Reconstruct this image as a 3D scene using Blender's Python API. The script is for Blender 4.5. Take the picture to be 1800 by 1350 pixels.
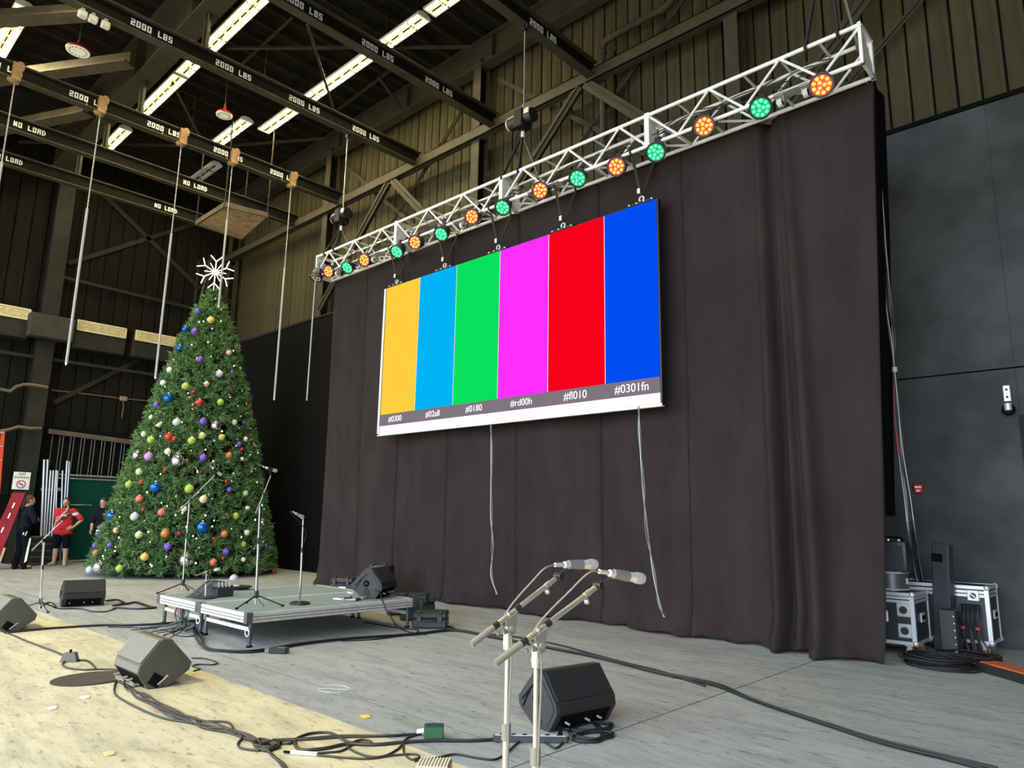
import bpy, bmesh, math, random
import numpy as np
from mathutils import Vector, Matrix, Euler
for o in list(bpy.data.objects): bpy.data.objects.remove(o)
scene = bpy.context.scene
COL = scene.collection
random.seed(7)
V = Vector
# ---------------------------------------------------------------- camera
cam_d = bpy.data.cameras.new('camera'); cam = bpy.data.objects.new('camera', cam_d); COL.objects.link(cam)
cam_d.sensor_width = 36.0; cam_d.lens = 24.96; cam_d.clip_start = 0.05; cam_d.clip_end = 300
_y, _p, _r = math.radians(43.22), math.radians(10.6), math.radians(1.0)
_f = V((-math.sin(_y)*math.cos(_p), math.cos(_y)*math.cos(_p), math.sin(_p)))
_rt = _f.cross(V((0, 0, 1))).normalized(); _up = _rt.cross(_f)
_r2 = _rt*math.cos(_r) + _up*math.sin(_r); _u2 = -_rt*math.sin(_r) + _up*math.cos(_r)
cam.matrix_world = Matrix(((_r2.x, _u2.x, -_f.x, 0), (_r2.y, _u2.y, -_f.y, 0), (_r2.z, _u2.z, -_f.z, 1.55), (0, 0, 0, 1)))
scene.camera = cam
# ---------------------------------------------------------------- sky, sun, exposure
W = bpy.data.worlds.new('world'); scene.world = W; W.use_nodes = True
bg = W.node_tree.nodes['Background']; bg.inputs[0].default_value = (0.80, 0.89, 1.0, 1); bg.inputs[1].default_value = 5.5
sun_d = bpy.data.lights.new('sun', 'SUN'); sun = bpy.data.objects.new('sun', sun_d); COL.objects.link(sun)
sun_d.energy = 3.9; sun_d.color = (1.0, 0.72, 0.07); sun_d.angle = 0.0012
SUNV = V((-0.10, -0.72, 1.0)).normalized()
sun.rotation_euler = SUNV.to_track_quat('Z', 'Y').to_euler(); sun.location = (0, -20, 30)
vs = scene.view_settings
vs.view_transform = 'Standard'; vs.look = 'None'; vs.exposure = 0.0; vs.gamma = 1.0; vs.use_curve_mapping = False
# ---------------------------------------------------------------- materials
MATS = {}
def mat(name, col, rough=0.6, metal=0.0, var=0.0, vscale=6.0, col2=None, bump=0.0, bscale=40.0, emit=None, estr=0.0, rnd=0.0, stretch=None, spec=0.5, trans=0.0):
    if name in MATS: return MATS[name]
    m = bpy.data.materials.new(name); m.use_nodes = True
    nt = m.node_tree; N = nt.nodes; L = nt.links; b = N['Principled BSDF']
    b.inputs['Base Color'].default_value = (*col, 1); b.inputs['Roughness'].default_value = rough; b.inputs['Metallic'].default_value = metal
    b.inputs['Specular IOR Level'].default_value = spec
    if trans: b.inputs['Transmission Weight'].default_value = trans
    tc = N.new('ShaderNodeTexCoord'); src = tc.outputs['Object']
    if stretch:
        mp = N.new('ShaderNodeMapping'); mp.inputs['Scale'].default_value = stretch; L.new(src, mp.inputs[0]); src = mp.outputs[0]
    out = None
    if var > 0 or col2:
        n = N.new('ShaderNodeTexNoise'); n.inputs['Scale'].default_value = vscale; n.inputs['Detail'].default_value = 6; n.inputs['Roughness'].default_value = 0.62
        L.new(src, n.inputs['Vector'])
        rp = N.new('ShaderNodeValToRGB'); L.new(n.outputs[0], rp.inputs[0])
        c2 = col2 or tuple(min(1, c*(1+var)) for c in col); c1 = col if col2 else tuple(c*(1-var) for c in col)
        rp.color_ramp.elements[0].position = 0.35; rp.color_ramp.elements[1].position = 0.65
        rp.color_ramp.elements[0].color = (*c1, 1); rp.color_ramp.elements[1].color = (*c2, 1)
        out = rp.outputs[0]
    if rnd > 0:
        oi = N.new('ShaderNodeObjectInfo'); mr = N.new('ShaderNodeMapRange'); L.new(oi.outputs['Random'], mr.inputs[0])
        mr.inputs[3].default_value = 1-rnd; mr.inputs[4].default_value = 1+rnd
        mx = N.new('ShaderNodeVectorMath'); mx.operation = 'SCALE'; L.new(mr.outputs[0], mx.inputs['Scale'])
        if out: L.new(out, mx.inputs[0])
        else: mx.inputs[0].default_value = col
        out = mx.outputs[0]
    if out: L.new(out, b.inputs['Base Color'])
    if bump > 0:
        n2 = N.new('ShaderNodeTexNoise'); n2.inputs['Scale'].default_value = bscale; n2.inputs['Detail'].default_value = 5; L.new(src, n2.inputs['Vector'])
        bp = N.new('ShaderNodeBump'); bp.inputs['Strength'].default_value = bump; bp.inputs['Distance'].default_value = 0.02
        L.new(n2.outputs[0], bp.inputs['Height']); L.new(bp.outputs[0], b.inputs['Normal'])
    if emit:
        b.inputs['Emission Color'].default_value = (*emit, 1); b.inputs['Emission Strength'].default_value = estr
    MATS[name] = m
    return m
def rgb(r, g, b):
    f = lambda c: (c/255/12.92 if c <= 10 else ((c/255+0.055)/1.055)**2.4)
    return (f(r), f(g), f(b))

def floor_mat():
    m = bpy.data.materials.new('worn_concrete'); m.use_nodes = True; nt = m.node_tree; N = nt.nodes; L = nt.links; b = N['Principled BSDF']
    tc = N.new('ShaderNodeTexCoord')
    def noise(scale, det, rough, st=None):
        n = N.new('ShaderNodeTexNoise'); n.inputs['Scale'].default_value = scale; n.inputs['Detail'].default_value = det; n.inputs['Roughness'].default_value = rough
        if st:
            mp = N.new('ShaderNodeMapping'); mp.inputs['Scale'].default_value = st; mp.inputs['Rotation'].default_value = (0, 0, 0.5); L.new(tc.outputs['Object'], mp.inputs[0]); L.new(mp.outputs[0], n.inputs['Vector'])
        else: L.new(tc.outputs['Object'], n.inputs['Vector'])
        return n
    def ramp(src, p0, c0, p1, c1):
        r = N.new('ShaderNodeValToRGB'); L.new(src, r.inputs[0]); e = r.color_ramp.elements
        e[0].position = p0; e[0].color = (*c0, 1); e[1].position = p1; e[1].color = (*c1, 1); return r.outputs[0]
    def mul(a, c, fac=1.0):
        x = N.new('ShaderNodeMix'); x.data_type = 'RGBA'; x.blend_type = 'MULTIPLY'; x.inputs[0].default_value = fac; L.new(a, x.inputs[6]); L.new(c, x.inputs[7]); return x.outputs[2]
    base = ramp(noise(0.7, 5, 0.6).outputs[0], 0.3, (0.350, 0.362, 0.338), 0.7, (0.435, 0.445, 0.412))
    streak = ramp(noise(2.2, 8, 0.75, (0.5, 2.6, 1)).outputs[0], 0.36, (0.72, 0.72, 0.72), 0.55, (1.06, 1.05, 1.03))
    spots = ramp(noise(9, 8, 0.7, (0.7, 2.0, 1)).outputs[0], 0.32, (0.34, 0.33, 0.32), 0.45, (1, 1, 1))
    fine = ramp(noise(60, 4, 0.7).outputs[0], 0.3, (0.85, 0.85, 0.85), 0.7, (1.1, 1.1, 1.1))
    L.new(mul(mul(mul(base, streak), spots), fine), b.inputs['Base Color'])
    rr = N.new('ShaderNodeMapRange'); L.new(noise(1.4, 6, 0.6).outputs[0], rr.inputs[0]); rr.inputs[3].default_value = 0.38; rr.inputs[4].default_value = 0.75
    L.new(rr.outputs[0], b.inputs['Roughness'])
    bp = N.new('ShaderNodeBump'); bp.inputs['Strength'].default_value = 0.15; bp.inputs['Distance'].default_value = 0.01
    L.new(noise(25, 6, 0.6).outputs[0], bp.inputs['Height']); L.new(bp.outputs[0], b.inputs['Normal'])
    MATS['concrete'] = m; return m
# ---------------------------------------------------------------- mesh builder
class MB:
    def __init__(s): s.v = []; s.f = []; s.uv = None
    def add(s, vs_, fs):
        n = len(s.v); s.v += [tuple(p) for p in vs_]; s.f += [tuple(i+n for i in f) for f in fs]; return s
    def box(s, c, d, M=None):
        x, y, z = d[0]/2, d[1]/2, d[2]/2; c = V(c)
        p = [V(q) for q in ((-x,-y,-z),(x,-y,-z),(x,y,-z),(-x,y,-z),(-x,-y,z),(x,-y,z),(x,y,z),(-x,y,z))]
        if M is not None: p = [M.to_3x3() @ q for q in p]
        return s.add([q+c for q in p], [(0,3,2,1),(4,5,6,7),(0,1,5,4),(1,2,6,5),(2,3,7,6),(3,0,4,7)])
    def span(s, a, b):  # axis box between corners
        return s.box(((a[0]+b[0])/2, (a[1]+b[1])/2, (a[2]+b[2])/2), (abs(b[0]-a[0]), abs(b[1]-a[1]), abs(b[2]-a[2])))
    def rbox(s, c, d, bev=0.01, M=None, seg=1):
        bm = bmesh.new(); bmesh.ops.create_cube(bm, size=1.0)
        for v in bm.verts: v.co = V((v.co.x*d[0], v.co.y*d[1], v.co.z*d[2]))
        bmesh.ops.bevel(bm, geom=list(bm.edges), offset=bev, segments=seg, affect='EDGES', profile=0.5)
        bm.verts.index_update(); R = M.to_3x3() if M is not None else Matrix.Identity(3)
        s.add([R @ v.co + V(c) for v in bm.verts], [[v.index for v in f.verts] for f in bm.faces]); bm.free(); return s
    def cyl(s, a, b, r, r2=None, n=12, caps=True):
        a = V(a); b = V(b); r2 = r if r2 is None else r2; d = (b-a)
        if d.length < 1e-9: return s
        q = d.to_track_quat('Z', 'Y'); vs_ = []
        for k in range(n):
            t = 2*math.pi*k/n; e = q @ V((math.cos(t), math.sin(t), 0)); vs_ += [a+e*r, b+e*r2]
        fs = [(2*k, 2*((k+1) % n), 2*((k+1) % n)+1, 2*k+1) for k in range(n)]
        if caps: fs += [tuple(2*k for k in range(n-1, -1, -1)), tuple(2*k+1 for k in range(n))]
        return s.add(vs_, fs)
    def bar(s, a, b, w, h, up=(0, 0, 1)):  # rectangular bar along a-b, w across, h along up
        a = V(a); b = V(b); d = (b-a); L_ = d.length; d = d/L_; u = V(up); x = d.cross(u)
        if x.length < 1e-5: x = d.cross(V((0, 1, 0)))
        x.normalize(); u = x.cross(d)
        M = Matrix((x, d, u)).transposed()
        return s.box((a+b)/2, (w, L_, h), M)
    def tube(s, path, r, n=6, caps=True):
        P = [V(p) for p in path]
        Q = [P[0]]
        for p in P[1:]:
            if (p-Q[-1]).length > 1e-5: Q.append(p)
        P = Q
        if len(P) < 2: return s
        T = []
        for i in range(len(P)):
            t = (P[min(i+1, len(P)-1)]-P[max(i-1, 0)]); T.append(t.normalized() if t.length > 1e-9 else V((0, 0, 1)))
        ref = V((0, 0, 1)) if abs(T[0].z) < 0.9 else V((1, 0, 0))
        x = T[0].cross(ref).normalized(); vs_ = []
        for i, p in enumerate(P):
            x = (x - T[i]*x.dot(T[i]))
            x = x.normalized() if x.length > 1e-6 else T[i].orthogonal().normalized()
            y = T[i].cross(x); rr = r[i] if isinstance(r, (list, tuple)) else r
            for k in range(n):
                t = 2*math.pi*k/n; vs_.append(p + x*(math.cos(t)*rr) + y*(math.sin(t)*rr))
        fs = []
        for i in range(len(P)-1):
            for k in range(n):
                k2 = (k+1) % n; fs.append((i*n+k, i*n+k2, (i+1)*n+k2, (i+1)*n+k))
        if caps: fs += [tuple(range(n-1, -1, -1)), tuple((len(P)-1)*n+k for k in range(n))]
        return s.add(vs_, fs)
    def lathe(s, prof, n=16, M=None):
        M = M or Matrix.Identity(4); vs_ = []; fs = []
        for r, z in prof:
            for k in range(n):
                t = 2*math.pi*k/n; vs_.append(M @ V((r*math.cos(t), r*math.sin(t), z)))
        for i in range(len(prof)-1):
            for k in range(n):
                k2 = (k+1) % n; fs.append((i*n+k, i*n+k2, (i+1)*n+k2, (i+1)*n+k))
        fs += [tuple(range(n-1, -1, -1)), tuple((len(prof)-1)*n+k for k in range(n))]
        return s.add(vs_, fs)
    def prism(s, poly, a, b, M=None):  # poly in local (y,z), extruded along x from a to b
        M = M or Matrix.Identity(4); n = len(poly)
        vs_ = [M @ V((a, p[0], p[1])) for p in poly] + [M @ V((b, p[0], p[1])) for p in poly]
        fs = [tuple(range(n-1, -1, -1)), tuple(range(n, 2*n))] + [(i, (i+1) % n, n+(i+1) % n, n+i) for i in range(n)]
        return s.add(vs_, fs)
    def sph(s, c, r, n=12, m=8, M=None):
        rx, ry, rz = (r, r, r) if not isinstance(r, (tuple, list)) else r; c = V(c); vs_ = []; R = M.to_3x3() if M is not None else Matrix.Identity(3)
        for i in range(1, m):
            a = math.pi*i/m
            for k in range(n):
                t = 2*math.pi*k/n; vs_.append(c + R @ V((rx*math.sin(a)*math.cos(t), ry*math.sin(a)*math.sin(t), rz*math.cos(a))))
        vs_ += [c + R @ V((0, 0, rz)), c - R @ V((0, 0, rz))]; T, B = (m-1)*n, (m-1)*n+1; fs = []
        for i in range(m-2):
            for k in range(n):
                k2 = (k+1) % n; fs.append((i*n+k, (i+1)*n+k, (i+1)*n+k2, i*n+k2))
        for k in range(n): fs += [(T, k, (k+1) % n), (B, (m-2)*n+(k+1) % n, (m-2)*n+k)]
        return s.add(vs_, fs)
    def torus(s, c, R, r, M=None, n=20, m=6):
        M3 = M.to_3x3() if M is not None else Matrix.Identity(3)
        return s.tube([V(c) + M3 @ V((R*math.cos(2*math.pi*k/n), R*math.sin(2*math.pi*k/n), 0)) for k in range(n+1)], r, m)
    def xf(s, M):
        s.v = [tuple(M @ V(p)) for p in s.v]; return s
    def build(s, name, m, parent=None, smooth=False, kind=None, label=None, ang=40):
        me = bpy.data.meshes.new(name); me.from_pydata(s.v, [], s.f); me.update()
        if smooth:
            me.polygons.foreach_set('use_smooth', [True]*len(me.polygons)); me.set_sharp_from_angle(angle=math.radians(ang))
        me.materials.append(m)
        o = bpy.data.objects.new(name, me); COL.objects.link(o)
        if parent is not None: o.parent = parent
        if kind: o['kind'] = kind
        if label: o['label'] = label
        return o
def tag(o, label, cat, group=None, kind=None):
    o['label'] = label; o['category'] = cat
    if group: o['group'] = group
    if kind: o['kind'] = kind
    return o
def thing(name, label, cat, loc=(0, 0, 0), rz=0.0, group=None):
    o = bpy.data.objects.new(name, None); COL.objects.link(o); o.location = loc; o.rotation_euler = (0, 0, rz); o.empty_display_size = 0.1
    return tag(o, label, cat, group)
def inst(src, loc, parent=None, rot=None):
    c = src.copy(); COL.objects.link(c); c.location = loc
    if rot: c.rotation_euler = rot
    if parent is not None: c.parent = parent
    return c
def copy_tree(o, parent=None):
    c = o.copy(); COL.objects.link(c); c.parent = parent
    for ch in list(o.children): copy_tree(ch, c)
    return c
def T(x, y, z): return Matrix.Translation((x, y, z))
def RZ(a): return Matrix.Rotation(a, 4, 'Z')
def RX(a): return Matrix.Rotation(a, 4, 'X')
def RY(a): return Matrix.Rotation(a, 4, 'Y')
def smoothpath(pts, k=6):  # Catmull-Rom
    P = [V(p) for p in pts]
    if len(P) < 3: return P
    P = [P[0]*2-P[1]] + P + [P[-1]*2-P[-2]]; out = []
    for i in range(1, len(P)-2):
        a, b, c, d = P[i-1], P[i], P[i+1], P[i+2]
        for j in range(k):
            t = j/k; out.append(0.5*((2*b) + (c-a)*t + (2*a-5*b+4*c-d)*t*t + (3*b-a-3*c+d)*t*t*t))
    out.append(P[-2]); return out
GL = {'0': ["111","101","101","101","111"], '2': ["111","001","111","100","111"], 'L': ["100","100","100","100","111"], 'B': ["111","101","111","101","111"],
      'S': ["111","100","111","001","111"], 'N': ["101","111","111","111","101"], 'O': ["111","101","101","101","111"], 'A': ["111","101","111","101","101"],
      'D': ["110","101","101","101","110"], ' ': ["000"]*5}
def stencil(mb, text, org, ux, uz, h, nrm, t=0.004):
    org = V(org); ux = V(ux); uz = V(uz); nrm = V(nrm); c = h/5; w = c*0.95; x = 0
    for ch in text:
        for r in range(5):
            for q in range(3):
                if GL[ch][r][q] == '1':
                    p = org + ux*(x+q*w) + uz*(h-(r+1)*c)
                    a = [p, p+ux*w, p+ux*w+uz*c, p+uz*c]; b = [z+nrm*t for z in a]
                    mb.add(a+b, [(4,5,6,7),(0,1,5,4),(1,2,6,5),(2,3,7,6),(3,0,4,7)])
        x += w*3.9
    return mb
def text_mesh(body, size, name, m, M, parent, ext=0.002, ax='CENTER'):
    cu = bpy.data.curves.new(name, 'FONT'); cu.body = body; cu.size = size; cu.extrude = ext; cu.align_x = ax; cu.align_y = 'CENTER'
    t = bpy.data.objects.new(name, cu); COL.objects.link(t); bpy.context.view_layer.update()
    me = bpy.data.meshes.new_from_object(t.evaluated_get(bpy.context.evaluated_depsgraph_get()))
    bpy.data.objects.remove(t); me.transform(M); me.materials.clear(); me.materials.append(m)
    o = bpy.data.objects.new(name, me); COL.objects.link(o); o.parent = parent; return o
ORD = ['first','second','third','fourth','fifth','sixth','seventh','eighth','ninth','tenth','eleventh','twelfth','thirteenth','fourteenth','fifteenth','sixteenth','seventeenth','eighteenth','nineteenth','twentieth']

# ================================================================= the building
XL, XR, YB, YF, ZR = -24.9, 8.2, 11.3, -3.87, 13.45
concrete = floor_mat()
m_joint = mat('joint_dark', (0.05, 0.05, 0.045), 0.9)
m_apron = mat('apron_concrete', (0.36, 0.35, 0.32), 0.85, var=0.12, vscale=0.8)
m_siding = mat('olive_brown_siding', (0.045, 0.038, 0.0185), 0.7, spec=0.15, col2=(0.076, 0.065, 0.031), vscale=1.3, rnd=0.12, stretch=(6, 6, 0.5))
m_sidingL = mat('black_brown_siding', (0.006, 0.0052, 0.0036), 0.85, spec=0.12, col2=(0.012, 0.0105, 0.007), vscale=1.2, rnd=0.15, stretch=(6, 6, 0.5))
m_wallback = mat('siding_joint', (0.006, 0.005, 0.004), 0.9, spec=0.1)
m_lower = mat('painted_block_wall', (0.030, 0.033, 0.033), 0.6, spec=0.3, col2=(0.068, 0.073, 0.075), vscale=1.1, bump=0.25, bscale=14)
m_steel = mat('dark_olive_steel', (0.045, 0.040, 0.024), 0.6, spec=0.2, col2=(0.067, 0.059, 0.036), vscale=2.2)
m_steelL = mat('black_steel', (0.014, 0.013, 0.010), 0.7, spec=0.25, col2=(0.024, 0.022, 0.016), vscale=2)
m_web = mat('black_beam_web', (0.009, 0.008, 0.006), 0.8, var=0.2, spec=0.1)
m_rust = mat('brown_steel', (0.105, 0.082, 0.050), 0.6, var=0.25, vscale=3)
m_roof = mat('roof_deck_dark', (0.009, 0.008, 0.006), 0.9, spec=0.1, col2=(0.026, 0.023, 0.016), vscale=1.6)
m_purlin = mat('purlin_steel', (0.030, 0.027, 0.018), 0.7, spec=0.2, col2=(0.055, 0.049, 0.032), vscale=1.4)
m_white = mat('white_stencil_paint', (0.85, 0.85, 0.82), 0.7)
m_black = mat('flat_black', (0.005, 0.005, 0.005), 0.9, spec=0.08)

fl = MB().span((XL-0.3, YF, -0.2), (XR+0.3, YB+0.4, -0.0025)).build('floor', m_joint, kind='structure')
xs = [XL-0.3, -23.08, -16.48, -9.88, -3.28, 3.32, XR+0.3]; ys = [YF, -1.75, 3.85, 9.45, YB+0.4]
for i in range(len(xs)-1):
    for j in range(len(ys)-1):
        e = 0.007
        a, b = (xs[i]+e, ys[j]+e), (xs[i+1]-e, ys[j+1]-e)
        MB().span((a[0], a[1], -0.10), (b[0], b[1], 0.0)).build('slab', concrete, fl)
MB().span((-70, -80, -0.2), (70, YF-0.01, -0.02)).build('floor_apron', m_apron, kind='structure')

# back wall: smooth painted panels below, ribbed siding above
wb = MB().span((XL-0.3, YB+0.12, 0), (XR+0.3, YB+0.4, ZR)).build('wall_back', m_wallback, kind='structure')
zs = 7.46
px = [XL, -21.0, -17.4, -13.8, -10.2, -6.6, -3.0, -1.448, 0.3, 4.4, XR]
for i in range(len(px)-1):
    for z0, z1 in ((0.0, 3.61), (3.63, zs)):
        if i == 7 and z0 == 0: z0 = 2.977
        MB().span((px[i]+0.0012, YB+0.004*(i % 2), z0), (px[i+1]-0.0012, YB+0.13, z1)).build('wall_panel', m_lower, wb)
MB().span((XL, YB-0.03, zs), (XR, YB+0.12, zs+0.07)).build('ledge', m_black, wb)
sp = MB().rbox((0, 0, (zs+0.07+ZR)/2), (0.272, 0.045, ZR-zs-0.07), 0.008).build('siding_panel', m_siding, wb)
k = 0; x = XR-0.15
while x > XL:
    if k == 0: sp.location = (x, YB+0.10, 0)
    else: inst(sp, (x, YB+0.10+0.006*((k*7) % 3), 0), wb)
    x -= 0.302; k += 1
# dark doorway at the edge of the back wall
d1 = MB().span((px[7]-0.02, YB+0.10, 0), (0.3, YB+0.13, 2.977)).build('door_1', m_black, kind='structure')
MB().span((px[7]-0.02, YB-0.012, 0), (px[7]+0.045, YB+0.1, 2.977)).build('door_jamb', m_steelL, d1)

# left wall: black siding
wl = MB().span((XL-0.3, YF, 0), (XL-0.1, YB+0.4, ZR)).build('wall_left', m_wallback, kind='structure')
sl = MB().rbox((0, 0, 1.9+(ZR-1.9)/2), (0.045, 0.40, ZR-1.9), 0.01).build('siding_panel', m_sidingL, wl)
y = YB-0.22; k = 0
while y > YF:
    if k == 0: sl.location = (XL-0.08, y, 0)
    else: inst(sl, (XL-0.08+0.008*((k*5) % 3), y, 0), wl)
    y -= 0.43; k += 1
MB().span((XL-0.1, YF, 0), (XL-0.04, YB, 1.88)).build('plinth', m_black, wl)
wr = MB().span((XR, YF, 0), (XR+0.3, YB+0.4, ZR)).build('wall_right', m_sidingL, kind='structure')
# header over the open front
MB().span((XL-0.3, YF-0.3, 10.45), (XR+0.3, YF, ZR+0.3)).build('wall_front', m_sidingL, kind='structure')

# roof deck with purlins
ce = MB().span((XL-0.4, YF-0.4, ZR), (XR+0.4, YB+0.5, ZR+0.25)).build('ceiling', m_roof, kind='structure')
pm = MB().span((-0.045, YF, ZR-0.17), (0.045, YB, ZR)).span((-0.045, YF, ZR-0.17), (0.07, YB, ZR-0.15)).build('purlin', m_purlin, ce)
x = XL+0.4; k = 0
while x < XR:
    if k == 0: pm.location = (x, 0, 0)
    else: inst(pm, (x, 0, 0), ce)
    x += 0.62; k += 1

def ibeam(name, label, a, b, h, w, m_w, m_f, cat='beam', up=(0, 0, 1), tf=0.025, tw=0.02, group=None):
    t = thing(name, label, cat, (0, 0, 0), group=group); a = V(a); b = V(b); u = V(up)
    MB().bar(a+u*(h/2), b+u*(h/2), tw, h-2*tf, up).build('web', m_w, t)
    MB().bar(a+u*(tf/2), b+u*(tf/2), w, tf, up).build('bottom_flange', m_f, t)
    MB().bar(a+u*(h-tf/2), b+u*(h-tf/2), w, tf, up).build('top_flange', m_f, t)
    return t
# crane beams along Y, with stencilled loads
ZB = 10.6
beams = [('D', -8.132+0.09, 'stencilled with a load limit, nearest beam, ending above the middle of the truss'),
         ('C', -11.015+0.09, 'stencilled three times with its load limit, ending behind the central hoist'),
         ('B', -13.855+0.09, 'with white load stencils, carrying the chain of the far hoist'),
         ('A', -17.414+0.05, 'with load stencils and tan wraps tying up the hanging poles'),
         ('N', -19.948+0.09, 'stencilled NO LOAD, next behind the pole beam'),
         ('M', -22.211+0.09, 'stencilled NO LOAD, farthest of all, above the left wall'),
         ('E', -2.45, 'out of which the near hoist chain drops')]
BX = {}
texts = {'D': [(958,60,'2000 LBS')], 'C': [(535,17,'2000 LBS'),(665,93,'2000 LBS'),(772,160,'2000 LBS')],
         'B': [(265,60,'2000 LBS'),(408,128,'2000 LBS'),(532,190,'2000 LBS'),(640,240,'2000 LBS')],
         'A': [(0,128,'2000 LBS'),(153,189,'2000 LBS'),(285,243,'2000 LBS'),(398,287,'2000 LBS'),(494,327,'2000 LBS')],
         'N': [(50,232,'NO LOAD'),(340,330,'NO LOAD')], 'M': [(12,287,'NO LOAD'),(290,372,'NO LOAD')], 'E': []}
TXY = {'D': [9.272], 'C': [5.806, 7.488, 9.125],
       'B': [4.161, 5.824, 7.516, 9.221],
       'A': [2.430, 4.107, 5.784, 7.423, 9.002],
       'N': [3.533, 7.626], 'M': [3.554, 7.689], 'E': []}
for key, bx, desc in beams:
    y1 = YB-0.4 if key != 'M' else 9.3
    if key == 'E': y1 = YB-0.4
    t = ibeam('steel_beam', 'black steel I-beam '+desc, (bx, YF+0.2, ZB), (bx, y1, ZB), 0.36, 0.2, m_web, m_steel)
    BX[key] = bx
    for yc, (a_, b_, tx) in zip(TXY[key], texts[key]):
        w = len(tx)*0.135/5*0.95*3.9
        lm = stencil(MB(), tx, (bx+0.0105, yc-w/2, ZB+0.13), (0, 1, 0), (0, 0, 1), 0.135, (1, 0, 0))
        if 'L' in tx and '2' in tx: lm.span((bx+0.0105, yc-0.05, ZB+0.055), (bx+0.0145, yc-0.03, ZB+0.092))
        lm.build('lettering', m_white, t)
# plate girders along X
def girder(label, y, z, h, w, x0=XL+0.1, x1=XR):
    t = ibeam('plate_girder', label, (x0, y, z), (x1, y, z), h, w, m_steel, m_steel, 'girder', tf=0.04, tw=0.025)
    x = x0+0.5
    st = None
    while x < x1:
        if st is None: st = MB().box((0, 0, z+h/2), (0.02, w*0.9, h-0.08)).build('stiffener', m_steel, t); st.location = (x, y, 0)
        else: inst(st, (x, y, 0), t)
        x += 3.3
    return t
YG = 5.255
girder('wide brown plate girder crossing above the load beams beside the lamp row', YG, 11.95, 1.3, 0.46)
girder('plate girder under the roof edge along the ribbed back wall', YB-0.28, 12.503, 0.75, 0.3)
girder('plate girder overhead, toward the open front of the hall', -1.6, 11.95, 1.3, 0.46)
# hangers between girder and beams
for key in 'ABCDNM':
    h = MB().box((BX[key]-0.2, YG, (ZB+0.36+11.95)/2), (0.14, 0.02, 11.95-ZB-0.36)).box((BX[key]-0.2, YG, (ZB+0.36+11.95)/2), (0.02, 0.14, 11.95-ZB-0.36)).build('steel_hanger', m_steel)
    tag(h, {'A': 'steel hanger dropping from the girder to the beam with tan wraps', 'B': 'steel hanger dropping from the girder to the far hoist beam', 'C': 'steel hanger from the girder to the central hoist beam', 'D': 'steel hanger from the girder to the nearest load beam', 'N': 'steel hanger from the girder to the nearer NO LOAD beam', 'M': 'steel hanger from the girder to the farther NO LOAD beam'}[key], 'hanger')
# wide lateral braces between the girder and the left
for a, b, desc in (((-21.46,-0.452,12), (-16.117,3.527,12), 'nearest, crossing the white junction boxes'), ((-22.332,1.687,12), (-17.17,4.785,12), 'middle one, passing over the red lamp'), ((-24.462,2.881,12), (-20.342,4.834,12), 'farthest, above the wrapped poles')):
    o = MB().bar(a, b, 0.34, 0.05).bar(V(a)+V((0, 0, 0.16)), V(b)+V((0, 0, 0.16)), 0.04, 0.3).build('lateral_brace', m_rust); tag(o, 'broad brown roof brace slanting to the girder, '+desc, 'brace')
# slender roof ties
for i, (a, b, d) in enumerate((((-15.732,6.448,12.6), (-11.276,10.359,12.6), 'long level roof tie beneath the lamp rows'), ((-13.009,7.012,12.2), (-15.865,9.671,12.2), 'short angle iron hanging between two load beams'), ((-25.353,3.809,12.6), (-21.024,7.971,12.6), 'long level roof tie by the far lamps'), ((-20.356,8.558,12.6), (-17.648,10.357,12.6), 'short level roof tie beside the far lamp row'),
                             ((-17.9,5.973,12.5), (-20.746,8.158,12.5), 'dark angle iron slanting across the lamp row to the farther one'), ((-16.944,7.288,13.1), (-14.131,7.239,13.1), 'thin rod under the roof deck between the lamp rows'), ((-17.179,10.126,13), (-13.967,9.964,13), 'thin rod under the roof deck toward the back wall'), ((-13.891,9.567,12.6), (-14.68,11.025,12.6), 'thin angle iron near the back wall girder'), ((-20.668,9.815,12.9), (-21.46,11.5,12.9), 'thin angle iron at the far roof corner'))):
    o = MB().bar(a, b, 0.07, 0.012).bar(V(a)+V((0, 0, 0.035)), V(b)+V((0, 0, 0.035)), 0.012, 0.07).build('roof_tie', m_steel); tag(o, d, 'tie')
# back wall columns, girt, braces, pipe
for xx, d in ((-18.2, 'farthest back-wall steel column, rising behind the far hoist'), (-11.6, 'steel column on the back wall behind the central hoist'), (-5.0, 'nearest visible steel column on the back wall behind the truss'), (1.6, 'steel column on the back wall past the doorway'), (-24.55, 'steel column in the dark far corner')):
    t = thing('steel_column', d, 'column', (xx, YB-0.25, 0))
    MB().box((0, -0.15, 6.35), (0.26, 0.025, 12.7)).build('flange', m_steel, t); MB().box((0, 0.15, 6.35), (0.26, 0.025, 12.7)).build('flange', m_steel, t)
    MB().box((0, 0, 6.35), (0.02, 0.28, 12.7)).build('web', m_web, t)
zg = 10.530
t = thing('steel_girt', 'long olive steel girt across the ribbed back wall, meeting the beam ends', 'girt')
MB().span((XL+0.2, YB-0.5, zg), (XR, YB-0.48, zg+0.27)).build('web', m_steel, t)
MB().span((XL+0.2, YB-0.5, zg+0.25), (XR, YB-0.32, zg+0.27)).build('flange', m_steel, t); MB().span((XL+0.2, YB-0.5, zg), (XR, YB-0.32, zg+0.02)).build('flange', m_steel, t)
yb = YB-0.42
wh = ['the far hoist', 'the central hoist', 'the right truss end', 'the doorway']
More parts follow.
